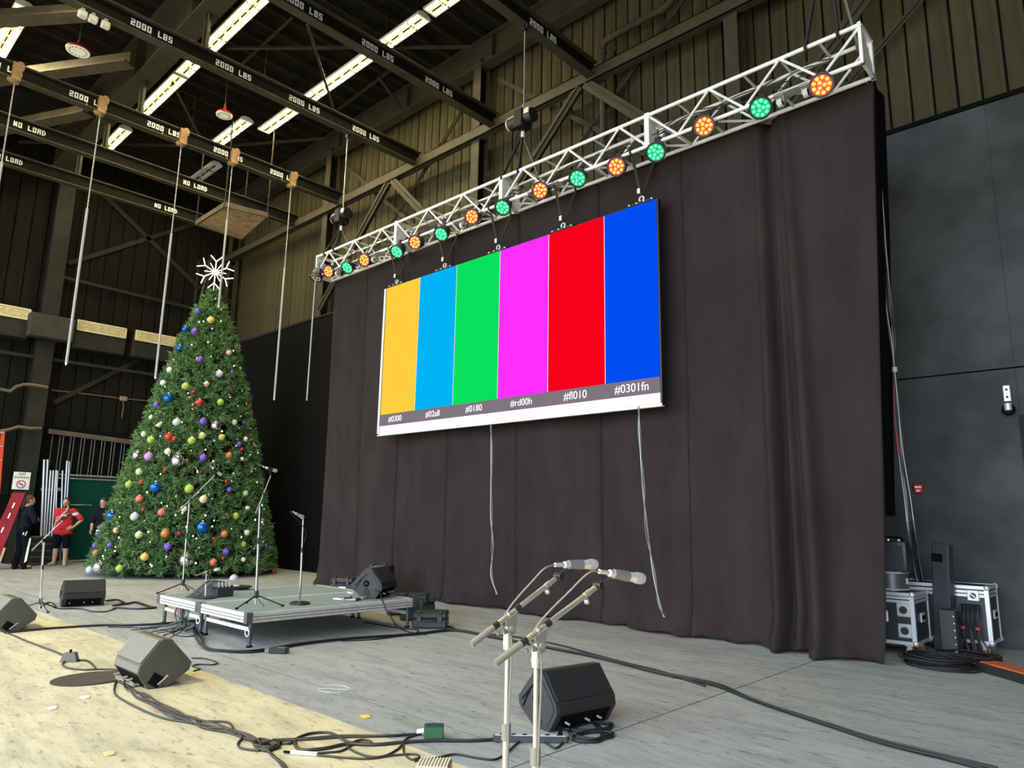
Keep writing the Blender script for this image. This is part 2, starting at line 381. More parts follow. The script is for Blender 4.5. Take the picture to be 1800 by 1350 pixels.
for n_, (nx, c0, c1) in enumerate(((-14.9, -18.2, -11.6), (-8.3, -11.6, -5.0), (-1.7, -5.0, 1.6))):
    for cx, sd in ((c0, 'toward the far side'), (c1, 'toward the near side')):
        s = 1 if cx > nx else -1
        o = MB().bar((nx+s*0.08, yb, zg+0.02), (cx-s*0.1, yb, zg-3.05), 0.03, 0.2, (0, 1, 0)).bar((nx+s*0.08, yb-0.05, zg+0.02), (cx-s*0.1, yb-0.05, zg-3.05), 0.22, 0.02, (0, 1, 0)).build('diagonal_brace', m_steel)
        tag(o, 'broad wall brace slanting down %s from the %s beam node' % (sd, ['second-farthest', 'central', 'nearest'][n_]), 'brace')
    for a, b, sd in (((c0+0.5, zg+1.55), (c1-0.2, zg-3.4), 'falling'), ((c1-0.5, zg+1.55), (c0+0.2, zg-3.4), 'rising')):
        o = MB().bar((a[0], YB-0.12, a[1]), (b[0], YB-0.12, b[1]), 0.02, 0.10, (0, 1, 0)).bar((a[0], YB-0.13, a[1]), (b[0], YB-0.13, b[1]), 0.1, 0.015, (0, 1, 0)).build('cross_brace', m_steel)
        tag(o, 'slender %s cross brace against the siding in the %s bay' % (sd, ['far', 'middle', 'near'][n_]), 'brace')
pp = [(-7.95, YB-0.2, 7.6), (-7.95, YB-0.2, 11.35), (-7.90, YB-0.2, 11.5), (-7.75, YB-0.2, 11.55), (-6.45, YB-0.2, 11.55), (-6.3, YB-0.2, 11.62), (-6.28, YB-0.2, 11.8), (-6.28, YB-0.2, 13.2)]
t = thing('steel_pipe', 'painted steel pipe with elbows on the ribbed back wall above the truss', 'pipe')
MB().tube(pp, 0.075, 10).build('pipe_run', m_steel, t, True)
for q in ((-7.95, YB-0.2, 11.3), (-7.72, YB-0.2, 11.55), (-6.5, YB-0.2, 11.55), (-6.28, YB-0.2, 11.8)): MB().sph(q, 0.1, 10, 6).build('elbow_collar', m_steel, t, True)
t = thing('steel_pipe', 'thin conduit running up the back wall beside the pipe', 'pipe'); MB().tube([(-7.68, YB-0.16, 7.6), (-7.68, YB-0.16, 11.2)], 0.03, 8).build('conduit', m_web, t, True)

# ---------------------------------------------------------------- left wall steelwork
xw = XL+0.02
def lthing(name, mb, label, cat, m=m_steelL, smooth=False): return tag(mb.build(name, m, smooth=smooth), label, cat)
t = thing('steel_column', 'wide black column on the left wall carrying the no-smoking sign', 'column', (XL+0.25, 5.557, 0))
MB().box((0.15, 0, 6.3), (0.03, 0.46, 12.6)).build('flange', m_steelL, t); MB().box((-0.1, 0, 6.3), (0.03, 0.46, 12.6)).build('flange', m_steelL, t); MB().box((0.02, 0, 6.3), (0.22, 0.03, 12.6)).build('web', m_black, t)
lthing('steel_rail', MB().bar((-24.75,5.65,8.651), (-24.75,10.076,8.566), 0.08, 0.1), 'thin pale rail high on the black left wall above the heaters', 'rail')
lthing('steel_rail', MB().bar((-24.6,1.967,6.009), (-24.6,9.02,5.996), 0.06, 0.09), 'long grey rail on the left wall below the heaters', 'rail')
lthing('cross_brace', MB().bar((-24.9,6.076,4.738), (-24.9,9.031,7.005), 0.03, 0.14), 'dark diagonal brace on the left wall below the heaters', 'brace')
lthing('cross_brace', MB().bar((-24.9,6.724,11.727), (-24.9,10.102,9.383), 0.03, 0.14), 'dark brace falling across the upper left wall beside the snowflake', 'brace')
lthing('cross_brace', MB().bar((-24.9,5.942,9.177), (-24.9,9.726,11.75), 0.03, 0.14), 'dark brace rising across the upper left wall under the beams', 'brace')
t = thing('pipe_rail', 'bent grey handrail pipe wrapping the sign column, upper one', 'rail'); MB().tube([(-24.28,3.762,4.906),(-24.28,4.554,4.876),(-24.28,4.803,4.845),(-24.28,4.923,4.995),(-24.28,5.107,5.089),(-24.28,5.36,5.11),(-24.28,5.711,5.093)], 0.05, 8).build('pipe_run', m_rust, t, True)
t = thing('pipe_rail', 'bent grey handrail pipe wrapping the sign column, lower one', 'rail'); MB().tube([(-24.28,3.917,3.702),(-24.28,4.703,3.685),(-24.28,4.938,3.758),(-24.28,5.118,3.858),(-24.28,5.373,3.835),(-24.28,5.683,3.866)], 0.05, 8).build('pipe_run', m_rust, t, True)
t = thing('electrical_conduit', 'thin conduit with a junction box and dropped cord on the left wall', 'conduit')
MB().tube([(-24.92,5.961,5.112),(-24.92,6.578,5.127),(-24.92,7.894,5.123),(-24.92,8.773,5.144),(-24.92,9.514,5.142)], 0.025, 6).build('conduit', m_rust, t); MB().rbox((-24.9,8.009,5.118), (0.1, 0.22, 0.16), 0.02).build('junction_box', mat('dirty_yellow', (0.25, 0.2, 0.1), 0.6), t); MB().tube([(-24.85,7.999,5.055),(-24.85,8.023,4.833),(-24.85,8.011,4.478)], 0.02, 6).build('cord', m_rust, t)
# louvred unit heaters
m_grille = mat('yellowed_grille', (0.62, 0.54, 0.30), 0.5, var=0.2, vscale=9); m_grframe = mat('pale_frame', (0.75, 0.68, 0.45), 0.45)
for i, (a, b) in enumerate((((-24.35,3.721,7.353), (-24.35,5.017,7.367)), ((-24.35,6.287,7.33), (-24.35,7.666,7.328)), ((-24.35,7.975,7.354), (-24.35,9.44,7.337)), ((-24.35,11.004,7.291), (-24.35,12.369,7.33)))):
    y0, y1 = a[1], b[1]; zt = (a[2]+b[2])/2-0.02
    t = thing('unit_heater', ['louvred heater box with a yellowed grille past the sign column', 'louvred heater box between the column and the tree, nearer of two', 'louvred heater box just beside the tree top', 'louvred heater box seen past the tree behind the ladder cage'][i], 'heater', (XL+0.3, (y0+y1)/2, zt))
    w = y1-y0
    MB().rbox((-0.06, 0, -0.42), (0.6, w+0.1, 0.92), 0.03).build('body', m_steelL, t)
    for zz in (0.0, -0.30): MB().box((0.265, 0, zz-0.01), (0.04, w, 0.035)).build('frame_bar', m_grframe, t)
    for yy in (-w/2, w/2): MB().box((0.265, yy, -0.16), (0.04, 0.035, 0.33)).build('frame_bar', m_grframe, t)
    for q in range(5): MB().box((0.262, 0, -0.06-0.052*q), (0.03, w-0.05, 0.042), RY(-0.5)).build('louvre', m_grille, t)
MB().rbox((0, 0, 0), (0.36, 1.2, 0.72), 0.04).build('duct_box', mat('duct_brown', (0.026, 0.022, 0.015), 0.7, var=0.3, vscale=3)).location = (XL+0.66, 5.570, 6.882)
tag(bpy.data.objects['duct_box'], 'brown sheet-metal duct box between two heaters on the left wall', 'duct')
# barred gate opening low on the left wall
t = thing('barred_gate', 'dark barred gate panel on the left wall above the green panel', 'gate')
MB().bar((-24.72,5.986,3.843), (-24.72,10.159,3.629), 0.1, 0.14).build('top_rail', m_rust, t)
m_bar = mat('grey_bar', (0.12, 0.115, 0.105), 0.5)
yb0 = 6.114
for k in range(18):
    yy = yb0 + 0.145*k + (0.055 if k % 2 else 0)
    MB().cyl((XL+0.2, yy, 1.9), (XL+0.2, yy, 3.730), 0.012, n=6).build('bar', m_bar, t)
MB().span((XL+0.08, yb0-0.4, 0.05), (XL+0.1, yb0+3.5, 4.0)).build('backing', m_black, t)
# catwalk, tower and ladder cage in the far corner
m_grate = mat('rusty_grating', (0.16, 0.11, 0.065), 0.7, var=0.3, vscale=5)
t = thing('catwalk', 'rusty grated catwalk platform in the dark far corner under the beams', 'catwalk')
c4 = [(-20.341,7.943,9.9),(-18.47,7.923,9.9),(-18.203,9.05,9.9),(-20.401,9.377,9.9)]
a, b, c, d = [V(q) for q in c4]
for k in range(17):
    f_ = k/16; MB().bar(a.lerp(b, f_) , d.lerp(c, f_), 0.05, 0.03).build('grate_bar', m_grate, t)
for e0, e1 in ((a, b), (b, c), (c, d), (d, a)): MB().bar(e0, e1, 0.06, 0.14).build('edge_angle', m_rust, t)
for e0 in (a, b, c, d): MB().cyl(e0, (e0.x, e0.y, ZR-0.1), 0.02, n=6).build('hanger_rod', m_steelL, t)
t = thing('ladder_cage', 'tall black caged ladder tower in the far corner behind the tree', 'ladder', (-22.76,11.641,8.235))
t.location = (-23.3, 9.95, 0)
for dx, dy in ((-0.45, -0.45), (0.45, -0.45), (0.45, 0.45), (-0.45, 0.45)): MB().box((dx, dy, 5.0), (0.07, 0.07, 10.0)).build('post', m_steelL, t)
for z in (3.0, 5.6, 7.3, 8.6, 9.8):
    for s in (-1, 1): MB().box((0, s*0.45, z), (0.9, 0.05, 0.06)).build('rail', m_steelL, t); MB().box((s*0.45, 0, z), (0.05, 0.9, 0.06)).build('rail', m_steelL, t)
for q in range(9):
    an = -0.6+q*0.55
    MB().cyl((0.75*math.cos(an), -0.55+0.5*math.sin(an), 2.8), (0.75*math.cos(an), -0.55+0.5*math.sin(an), 7.3), 0.018, n=6).build('cage_bar', m_bar, t)
for q in range(18): MB().cyl((-0.35, -0.5, 2.6+0.4*q), (0.35, -0.5, 2.6+0.4*q), 0.015, n=6).build('rung', m_steelL, t)
MB().bar((-0.4, -0.45, 7.3), (0.4, -0.45, 9.8), 0.05, 0.06).build('brace', m_rust, t)
# black booth between far corner and the drape
t = thing('black_booth', 'tall matte black partition between the tree and the drape edge', 'partition')
MB().span((-22.6, YB-0.62, 0), (-15.0, YB-0.5, 7.149)).build('panel', m_black, t)
MB().span((-22.6, YB-0.64, 7.149), (-15.0, YB-0.48, 7.149+0.05)).build('cap', m_steelL, t)

# ================================================================= overhead lights
m_pan = mat('enamel_white', (0.80, 0.80, 0.76), 0.35); m_tube = mat('fluorescent_glow', (1, 0.95, 0.8), 0.4, emit=(1.9, 1.45, 0.50), estr=1.0); m_core = mat('lamp_core_glow', (1, 0.97, 0.9), 0.4, emit=(1.0, 0.86, 0.5), estr=230.0)
m_tubeoff = mat('tube_unlit', (0.75, 0.76, 0.75), 0.3); m_clip = mat('brass_clip', (0.30, 0.24, 0.08), 0.5)
def fixture(x0, x1, y, z, label, lit=True):
    t = thing('ceiling_light', label, 'ceiling light', ((x0+x1)/2, y, z), group='ceiling strip lights'); Lh = abs(x1-x0); w = 0.36
    prof = [(-w/2, -0.02), (-w/2, 0.03), (-0.08, 0.10), (0.08, 0.10), (w/2, 0.03), (w/2, -0.02), (w/2-0.015, -0.02), (w/2-0.015, 0.02), (0.07, 0.085), (-0.07, 0.085), (-w/2+0.015, 0.02), (-w/2+0.015, -0.02)]
    MB().prism(prof, -Lh/2, Lh/2).build('housing', m_pan, t)
    for s in (-1, 1): MB().prism([(-w/2, -0.025), (-w/2, 0.04), (-0.08, 0.105), (0.08, 0.105), (w/2, 0.04), (w/2, -0.025)], s*Lh/2-0.02, s*Lh/2+0.02).build('end_cap', m_pan, t)
    for yy in (-0.105, 0.105):
        lt = MB().rbox((0, yy, 0.0), (Lh-0.06, 0.125, 0.045), 0.02).build('lamp_tube', m_tube if lit else m_tubeoff, t)
        if lit: MB().rbox((0, yy, -0.021), (Lh-0.12, 0.042, 0.012), 0.004).build('lamp_core', m_core, lt)
    n = max(2, int(Lh/0.35))
    for k in range(n): MB().box((-Lh/2+(k+0.5)*Lh/n, 0, -0.02), (Lh/n*0.6, 0.02, 0.03)).build('spine_dash', m_black, t)
    for c_ in ([0.0] if Lh < 1.6 else [-Lh/4, Lh/4]):
        for q in range(4): MB().box((c_, -0.12+0.08*q, -0.035), (0.035, 0.07, 0.03), RZ(0.6)).build('guard_clip', m_clip, t)
    for s in (-0.35, 0.35): MB().cyl((s*Lh, 0, 0.1), (s*Lh, 0, ZR-0.1-z), 0.008, n=5).build('suspension_rod', m_steel, t)
    return t
ZL = 12.5
R1, R2 = 6.075, 8.822
def gx(a): return a
for a, b, y, lab, lit in ((-12.887, -16.101, R1, 'lit strip light nearest in the girder-side row, cut by the picture top', True),
                     (-16.478, -17.433, R1, 'short lit strip light glimpsed beneath a load beam beside the girder', True),
                     (-17.535, -20.736, R1, 'lit strip light in the girder-side row between two load beams', True),
                     (-21.369, -23.077, R1, 'farthest strip light in the girder-side row', True),
                     (-10.031, -10.982, R2, 'lit strip light nearest in the wall-side row, cut by the picture top', True),
                     (-11.189, -12.837, R2, 'lit strip light in the wall-side row before the first crossing beam', True),
                     (-13.229, -16.350, R2, 'long lit strip light at the middle of the wall-side row', True),
                     (-16.751, -18.421, R2, 'lit strip light in the wall-side row just past the middle beam', True),
                     (-18.246, -20.942, 8.261-0.03, 'lit strip light set off the wall-side row beside a red lamp', True),
                     (-21.473, -23.493, R2, 'unlit grey strip light at the far end of the wall-side row', False),
                     (-17.526, -21.194, 2.678, 'lit strip light at the upper corner, half hidden by a roof brace', True),
                     (-11.739, -15.569, 2.678, 'lit strip light above the picture in the front row', True)):
    fixture(a, b, y, ZL, lab, lit)
m_red = mat('red_enamel', (0.35, 0.02, 0.02), 0.35); m_diff = mat('lamp_diffuser', (0.82, 0.80, 0.70), 0.5, emit=(1, 0.93, 0.7), estr=0.25)
for i, (p, r, lab) in enumerate((((-17.412,3.765,11.9), 0.25, 'red domed pendant lamp with a pale perforated disc, nearest one'), ((-17.479,7.251,11.9), 0.21, 'red domed pendant lamp between the two rows of strip lights'), ((-15.942,7.534,12.3), 0.17, 'small red pendant lamp mostly hidden behind a load beam'), ((-19.937,7.386,12.1), 0.2, 'farthest red pendant lamp peeking over the wrapped beam'))):
    t = thing('pendant_lamp', lab, 'lamp', p, group='red pendant lamps')
    MB().lathe([(r, 0), (r*1.02, 0.03), (r*0.9, 0.07), (r*0.4, 0.11), (0.05, 0.13)], 20).build('dome', m_red, t, True)
    d = MB().lathe([(r*0.97, -0.012), (r*0.97, 0.004)], 20).build('diffuser', m_diff, t)
    for k in range(14):
        a = 2*math.pi*k/14; MB().cyl((r*0.7*math.cos(a), r*0.7*math.sin(a), -0.016), (r*0.7*math.cos(a), r*0.7*math.sin(a), -0.01), 0.022, n=6).build('perforation', m_clip, d)
    MB().cyl((0, 0, 0.12), (0, 0, 0.28), 0.04, 0.03, 10).build('neck', m_red, t); MB().cyl((0, 0, 0.28), (0, 0, ZR-p[2]+0.01), 0.012, n=6).build('stem', m_rust, t)
m_jb = mat('ivory_box', (0.72, 0.70, 0.58), 0.5)
for k, p in enumerate(((-13.7,2.966,10.462), (-13.7,3.141,10.422), (-13.7,3.352,10.424))):
    o = MB().rbox((0, 0, 0), (0.12, 0.15, 0.13), 0.02).box((0, 0, 0.09), (0.05, 0.06, 0.1)).build('junction_box', m_jb); o.location = (BX['B']+0.0, p[1], ZB-0.12)
    tag(o, 'ivory junction box under the load beam, %s of three' % ['nearest', 'middle', 'farthest'][k], 'box', 'ivory boxes under the load beam')
# hanging poles tied to beam A
m_rope = mat('grey_rope', (0.42, 0.40, 0.34), 0.8); m_pole = mat('grey_pole', (0.38, 0.38, 0.37), 0.45); m_wrap = mat('tan_cloth', (0.30, 0.18, 0.08), 0.9, var=0.25, vscale=12)
poles = [((-17.571,2.692,10.6), 5.847, 'nearest hanging pole, cut by the picture edge'), ((-17.414,4.365,10.6), 4.662, 'hanging pole ending before the sign column'), ((-17.57,6.22,10.6), 4.645, 'hanging pole reaching down beside the tree'), ((-17.581,7.547,10.6), 6.699, 'hanging pole just behind the snowflake'), ((-17.641,9.262,10.6), 4.538, 'hanging pole between the tree and the truss')]
for p, z1, lab in poles:
    x, y = BX['A'], p[1]; t = thing('hanging_pole', 'grey '+lab, 'pole', (x, y, ZB), group='poles hung from the wrapped beam')
    L_ = ZB-z1; zr = 0.4*L_
    MB().box((0, 0, 0.17), (0.235, 0.17, 0.40)).sph((0.11, 0.05, 0.3), (0.03, 0.09, 0.12), 6, 5).sph((0.05, -0.06, -0.03), (0.06, 0.11, 0.07), 6, 4).build('cloth_wrap', m_wrap, t, True)
    pts = [(0.0, 0, -0.05-(zr-0.05)*k/28) for k in range(29)]
    rp = MB()
    for k in range(0, 56):
        z0 = -0.05-(zr-0.05)*k/56; rp.cyl((0.008*(-1)**k, 0, z0), (0.008*(-1)**(k+1), 0, z0-(zr-0.05)/56), 0.014, n=5)
    rp.build('rope', m_rope, t)
    MB().cyl((0, 0, -zr), (0, 0, -L_), 0.028, n=8).build('pole_tube', m_pole, t, True); MB().cyl((0, 0, -L_), (0, 0, -L_-0.05), 0.03, 0.012, n=8).build('end_tip', m_white, t)
# ================================================================= lighting truss
m_alu = mat('brushed_aluminium', (0.86, 0.85, 0.80), 0.42, 0.1, var=0.08, vscale=8)
TX0, TX1, TY0, TY1, TZ0, TZ1 = -14.44, -2.23, 8.51, 8.93, 7.06, 7.56
tr = thing('lighting_truss', 'long silver box truss holding the stage lamps above the screen', 'truss', (0, 0, 0))
sec = (TX1-TX0)/4
chord = MB().cyl((0.012, 0, 0), (sec-0.012, 0, 0), 0.029, n=10).build('chord', m_alu, tr, True); first = True
def put(src, M):
    c = src.copy(); COL.objects.link(c); c.parent = tr; c.matrix_local = M; return c
bl = sec/6; H_ = TZ1-TZ0; Wd = TY1-TY0
dv = MB().cyl((0, 0, 0), (bl, 0, H_), 0.0185, n=7).build('diagonal', m_alu, tr, True); dv.hide_render = False
cs = MB().cyl((0, 0, 0), (0, Wd, 0), 0.019, n=7).build('cross_strut', m_alu, tr, True)
dh = MB().cyl((0, 0, 0), (bl, Wd, 0), 0.0185, n=7).build('diagonal', m_alu, tr, True)
protos = [chord, dv, cs, dh]
for s in range(4):
    x0 = TX0+s*sec
    for y in (TY0, TY1):
        for z in (TZ0, TZ1): put(chord, T(x0, y, z))
    for y in (TY0, TY1):
        for k in range(6):
            up = (k+s) % 2 == 0
            put(dv, T(x0+k*bl, y, TZ0) if up else T(x0+k*bl, y, TZ1) @ Matrix.Diagonal((1, 1, -1, 1)))
    for z in (TZ0, TZ1):
        for k in range(1, 6): put(cs, T(x0+k*bl, TY0, z))
        if z == TZ0:
            for k in range(0, 6, 2): put(dh, T(x0+k*bl, TY0, z))
    for xe in (x0+0.02, x0+sec-0.02):
        MB().span((xe-0.02, TY0-0.03, TZ0-0.03), (xe+0.02, TY0+0.03, TZ1+0.03)).build('end_post', m_alu, tr); MB().span((xe-0.02, TY1-0.03, TZ0-0.03), (xe+0.02, TY1+0.03, TZ1+0.03)).build('end_post', m_alu, tr)
        MB().add([(xe, TY0, TZ0), (xe, TY1, TZ0), (xe, TY1, TZ0+0.1), (xe, TY0+0.1, TZ1), (xe, TY0, TZ1), (xe+0.006, TY0, TZ0), (xe+0.006, TY1, TZ0), (xe+0.006, TY1, TZ0+0.1), (xe+0.006, TY0+0.1, TZ1), (xe+0.006, TY0, TZ1)], [(0,1,2,3,4), (9,8,7,6,5), (0,5,6,1), (1,6,7,2), (2,7,8,3), (3,8,9,4), (4,9,5,0)]).build('gusset', m_alu, tr)
        MB().span((xe-0.02, TY0, TZ0-0.03), (xe+0.02, TY1, TZ0+0.03)).build('end_bar', m_alu, tr); MB().span((xe-0.02, TY0, TZ1-0.03), (xe+0.02, TY1, TZ1+0.03)).build('end_bar', m_alu, tr)
for p in protos: bpy.data.objects.remove(p)
# caster brackets clamped under the truss
m_cast = mat('grey_caster', (0.50, 0.49, 0.44), 0.45, 0.3); m_tyre = mat('pale_tyre', (0.55, 0.54, 0.50), 0.6)
for xx in (-13.507, -12.127, -11.458, -9.349, -8.948, -7.463, -3.266, -2.933):
    c = MB().box((xx, TY0, TZ0-0.045), (0.13, 0.16, 0.02)).span((xx-0.05, TY0-0.03, TZ0-0.14), (xx-0.042, TY0+0.03, TZ0-0.05)).span((xx+0.042, TY0-0.03, TZ0-0.14), (xx+0.05, TY0+0.03, TZ0-0.05)).build('caster', m_cast, tr)
    MB().cyl((xx-0.03, TY0, TZ0-0.13), (xx+0.03, TY0, TZ0-0.13), 0.062, n=14).build('wheel', m_tyre, c, True); MB().cyl((xx-0.036, TY0, TZ0-0.13), (xx+0.036, TY0, TZ0-0.13), 0.03, n=10).build('hub', m_black, c, True)
for a, b in ((-9.546, -8.769), (-13.908, -11.849), (-3.317, -2.883), (-7.658, -6.965)):
    MB().span((a, TY0-0.08, TZ0-0.045), (b, TY0+0.08, TZ0-0.03)).build('dolly_plate', m_cast, tr)
# chain hoists
m_hoist = mat('hoist_black', (0.012, 0.012, 0.013), 0.35, var=0.3); m_steelw = mat('pale_plate', (0.75, 0.72, 0.60), 0.4); m_sling = mat('sling_black', (0.018, 0.017, 0.016), 0.85); m_slingt = mat('sling_olive', (0.16, 0.15, 0.11), 0.85)
for i, (hx, hz, lab, key) in enumerate(((-14.067, 8.465, 'black chain hoist at the far end of the truss', 'B'), (-8.271, 8.672, 'black chain hoist over the middle of the truss', 'D'), (-2.62, 9.6, 'black chain hoist above the near end of the truss', 'E'))):
    hx = {'B': BX['B']-0.05, 'D': BX['D']-0.0, 'E': -2.62}[key]
    t = thing('chain_hoist', lab, 'hoist', (hx, 8.72, hz), group='chain hoists')
    MB().cyl((-0.30, 0, 0.02), (0.26, 0, 0.02), 0.13, n=14).build('motor', m_hoist, t, True); MB().cyl((-0.34, 0, 0.02), (-0.30, 0, 0.02), 0.11, 0.13, n=14).build('end_cover', m_steelw, t, True)
    MB().rbox((0.0, 0, 0.0), (0.22, 0.3, 0.34), 0.02).build('gearbox', m_hoist, t); MB().rbox((0.2, -0.13, 0.06), (0.12, 0.02, 0.1), 0.005).build('rating_plate', m_steelw, t)
    MB().cyl((0.02, 0, 0.15), (0.02, 0, ZB-hz+0.02), 0.014, n=6).build('chain', mat('chain_steel', (0.55, 0.53, 0.46), 0.4, 0.6), t)
    MB().torus((0.02, 0, ZB-hz+0.02), 0.07, 0.018, RX(math.pi/2)).box((0.02, 0, ZB-hz-0.06), (0.07, 0.07, 0.1)).build('beam_clamp', m_hoist, t)
    MB().torus((0.0, 0, -0.24), 0.05, 0.018, RX(math.pi/2)).cyl((0, 0, -0.17), (0, 0, -0.22), 0.03).build('hook', m_hoist, t); MB().cyl((0.03, -0.02, -0.25), (0.03, -0.02, -0.36), 0.035, n=8).build('hook_tag', m_steelw, t)
    MB().tube(smoothpath([(-0.12, 0.02, -0.12), (-0.2, 0.02, -0.4), (-0.14, 0.02, -0.62), (-0.05, 0.02, -0.45), (-0.1, 0.02, -0.15)]), 0.02, 6).build('chain_bag_loop', m_sling, t)
    for yy, xo, mm in ((TY0-8.72, -0.28, m_sling), (TY1-8.72, 0.22, m_slingt), (TY0-8.72, 0.12, m_sling)):
        zt = TZ1-hz
        MB().bar((0, 0, -0.28), (xo, yy, zt+0.03), 0.03, 0.05, (0, 1, 0)).build('sling_leg', mm, t)
        MB().torus((xo, yy, zt), 0.045, 0.02, RY(math.pi/2), 12).build('sling_loop', mm, t)
# ---------------------------------------------------------------- stage lamps
m_can = mat('par_black', (0.013, 0.013, 0.014), 0.4); m_rim = mat('par_lens_rim', (0.30, 0.30, 0.30), 0.3)
def led(name, c, s): return mat(name, (0.02, 0.02, 0.02), 0.3, emit=c, estr=s)
LED = {'red': (led('led_red', (1, 0.17, 0.012), 6.0), mat('red_lens', (0.35, 0.02, 0.02), 0.25, emit=(1, 0.015, 0.01), estr=0.55)), 'green': (led('led_green', (0.06, 1, 0.42), 2.2), mat('green_lens', (0.02, 0.25, 0.06), 0.25, emit=(0.0, 1, 0.15), estr=0.22)), 'off': (mat('led_off', (0.6, 0.6, 0.55), 0.2), mat('dark_lens', (0.02, 0.02, 0.02), 0.2))}
lamps = [('off', (-14.261,8.42,6.979)), ('red', (-13.739,8.42,7.012)), ('green', (-12.981,8.42,6.93)), ('red', (-12.342,8.42,6.948)), ('green', (-11.209,8.42,6.857)), ('red', (-10.628,8.42,6.902)), ('green', (-9.84,8.42,6.869)), ('red', (-8.993,8.42,6.973)), ('green', (-8.208,8.42,6.927)), ('red', (-7.333,8.42,6.962)), ('green', (-6.536,8.42,6.924)), ('red', (-5.787,8.42,6.863)), ('green', (-5.092,8.42,6.859)), ('red', (-4.31,8.42,6.964)), ('green', (-3.497,8.42,6.917)), ('red', (-2.714,8.42,6.898))]
cnt = {'red': 0, 'green': 0}
for i, (c, p) in enumerate(lamps):
    if c == 'off': lab = 'unlit black stage lamp pointing down at the far end of the truss'
    else:
        n_ = cnt[c]; cnt[c] += 1
        lab = '%s stage lamp on the truss, %s %s one from the far end' % (c+'-glowing', ORD[n_], c)
    t = thing('stage_lamp', lab, 'stage lamp', p, group='stage lamps on the truss')
    tilt = {'red': 0.40, 'green': 0.75, 'off': 1.3}[c]
    A = RX(math.pi/2 + tilt*1.0)   # local +z -> aims to -Y and down
    A = Matrix.Rotation(0.30, 4, 'Z') @ A
    b = MB().lathe([(0.02, -0.24), (0.085, -0.23), (0.12, -0.16), (0.135, -0.02), (0.15, 0.0), (0.15, 0.035), (0.132, 0.035), (0.128, 0.015), (0.0001, 0.014)], 20, A).build('can', m_can, t, True)
    for k in range(5): MB().torus(A @ V((0, 0, -0.05-0.035*k)), 0.136-0.008*k, 0.006, A, 16, 4).build('fin', m_can, b)
    MB().lathe([(0.126, 0.015), (0.126, 0.02), (0.0001, 0.021)], 20, A).build('lens', LED[c][1], t)
    for k in range(12):
        if k < 3: r_, a_ = 0.036, 2*math.pi*k/3
        else: r_, a_ = 0.092, 2*math.pi*(k-3)/9
        MB().lathe([(0.024, 0.02), (0.022, 0.028), (0.010, 0.034), (0.0001, 0.035)], 10, A @ T(r_*math.cos(a_), r_*math.sin(a_), 0)).build('led_cell', LED[c][0], t, True)
    zc = TZ0-p[2]; yc = TY0-p[1]
    Rz = Matrix.Rotation(0.30, 4, 'Z')
    for s in (-1, 1): MB().bar(Rz @ V((s*0.165, 0, -0.03)), V((s*0.05, yc, zc)) if abs(zc) > 0.1 else Rz @ V((s*0.165, yc, 0.12)), 0.035, 0.008, (1, 0, 0)).build('yoke_arm', m_can, t)
    MB().box((0, yc, zc), (0.09, 0.10, 0.11)).build('clamp', m_can, t)
    MB().tube(smoothpath([A @ V((0.02, 0, -0.23)), A @ V((0.05, 0.05, -0.3)) + V((0, 0, 0.08)), V((0.18, yc+0.08, zc+0.12)), V((0.32, yc+0.1, zc+0.02)), V((0.42, yc, zc+0.03))], 4), 0.008, 5).build('power_cable', m_sling, t)
# cables woven along the truss
m_cable = mat('black_cable', (0.012, 0.012, 0.013), 0.55); m_cablew = mat('pale_cable', (0.55, 0.54, 0.50), 0.5)
rng = random.Random(3)
for s in range(5):
    y = 8.6+0.07*s; pts = []
    x = TX0+0.3
    while x < TX1-0.2: pts.append((x, y+rng.uniform(-.04, .04), TZ0+0.12+0.08*s+rng.uniform(-.10, .12))); x += 0.55
    o = MB().tube(smoothpath(pts, 3), 0.009, 5).build('power_cable', m_cable if s % 2 else m_steel); tag(o, '%s power cable strung through the truss' % ['lowest', 'second lowest', 'middle', 'second highest', 'highest'][s], 'cable', 'cables inside the truss')
o = MB().cyl((TX0+0.08, 8.46, TZ0), (TX0+0.08, 8.46, 4.076), 0.018, n=8).build('hanging_pole', m_pole); tag(o, 'thin dark pole dropping from the far truss end beside the drape', 'pole')

# ================================================================= video screen
SY = 8.66
sx0, sx1, sz0, sz1 = -11.821, -5.254, 3.170, 6.252
sc = thing('video_screen', 'large hanging video screen showing bright colour bars', 'screen', (0, 0, 0))
m_frame = mat('screen_frame', (0.30, 0.30, 0.31), 0.4, 0.4); m_frblack = mat('screen_black', (0.01, 0.01, 0.011), 0.5)
MB().span((sx0-0.03, SY+0.006, sz0-0.03), (sx1+0.03, SY+0.09, sz1+0.01)).build('cabinet', m_frblack, sc)
MB().span((sx0-0.075, SY-0.006, sz0-0.03), (sx0-0.012, SY+0.06, sz1)).build('side_frame', mat('pale_frame_edge', (0.62, 0.62, 0.66), 0.4), sc)
MB().span((sx0-0.075, SY-0.006, sz0-0.05), (sx1+0.03, SY+0.06, sz0-0.004)).build('bottom_frame', mat('pale_frame_edge', (0.62, 0.62, 0.66), 0.4), sc)
def emis(name, c, s=1.0): return mat(name, (0.0, 0.0, 0.0), 0.9, emit=c, estr=s, spec=0.0)
xb = [sx0, -10.721, -9.631, -8.485, -7.346, -6.203, sx1]
zg_, zw_ = 3.549, 3.317
cols = [('yellow', (254, 206, 62)), ('sky_blue', (0, 180, 245)), ('green', (8, 225, 92)), ('magenta', (255, 46, 255)), ('red', (248, 0, 28)), ('blue', (0, 78, 242))]
m_px = emis('pixel_gap_white', rgb(225, 225, 235))
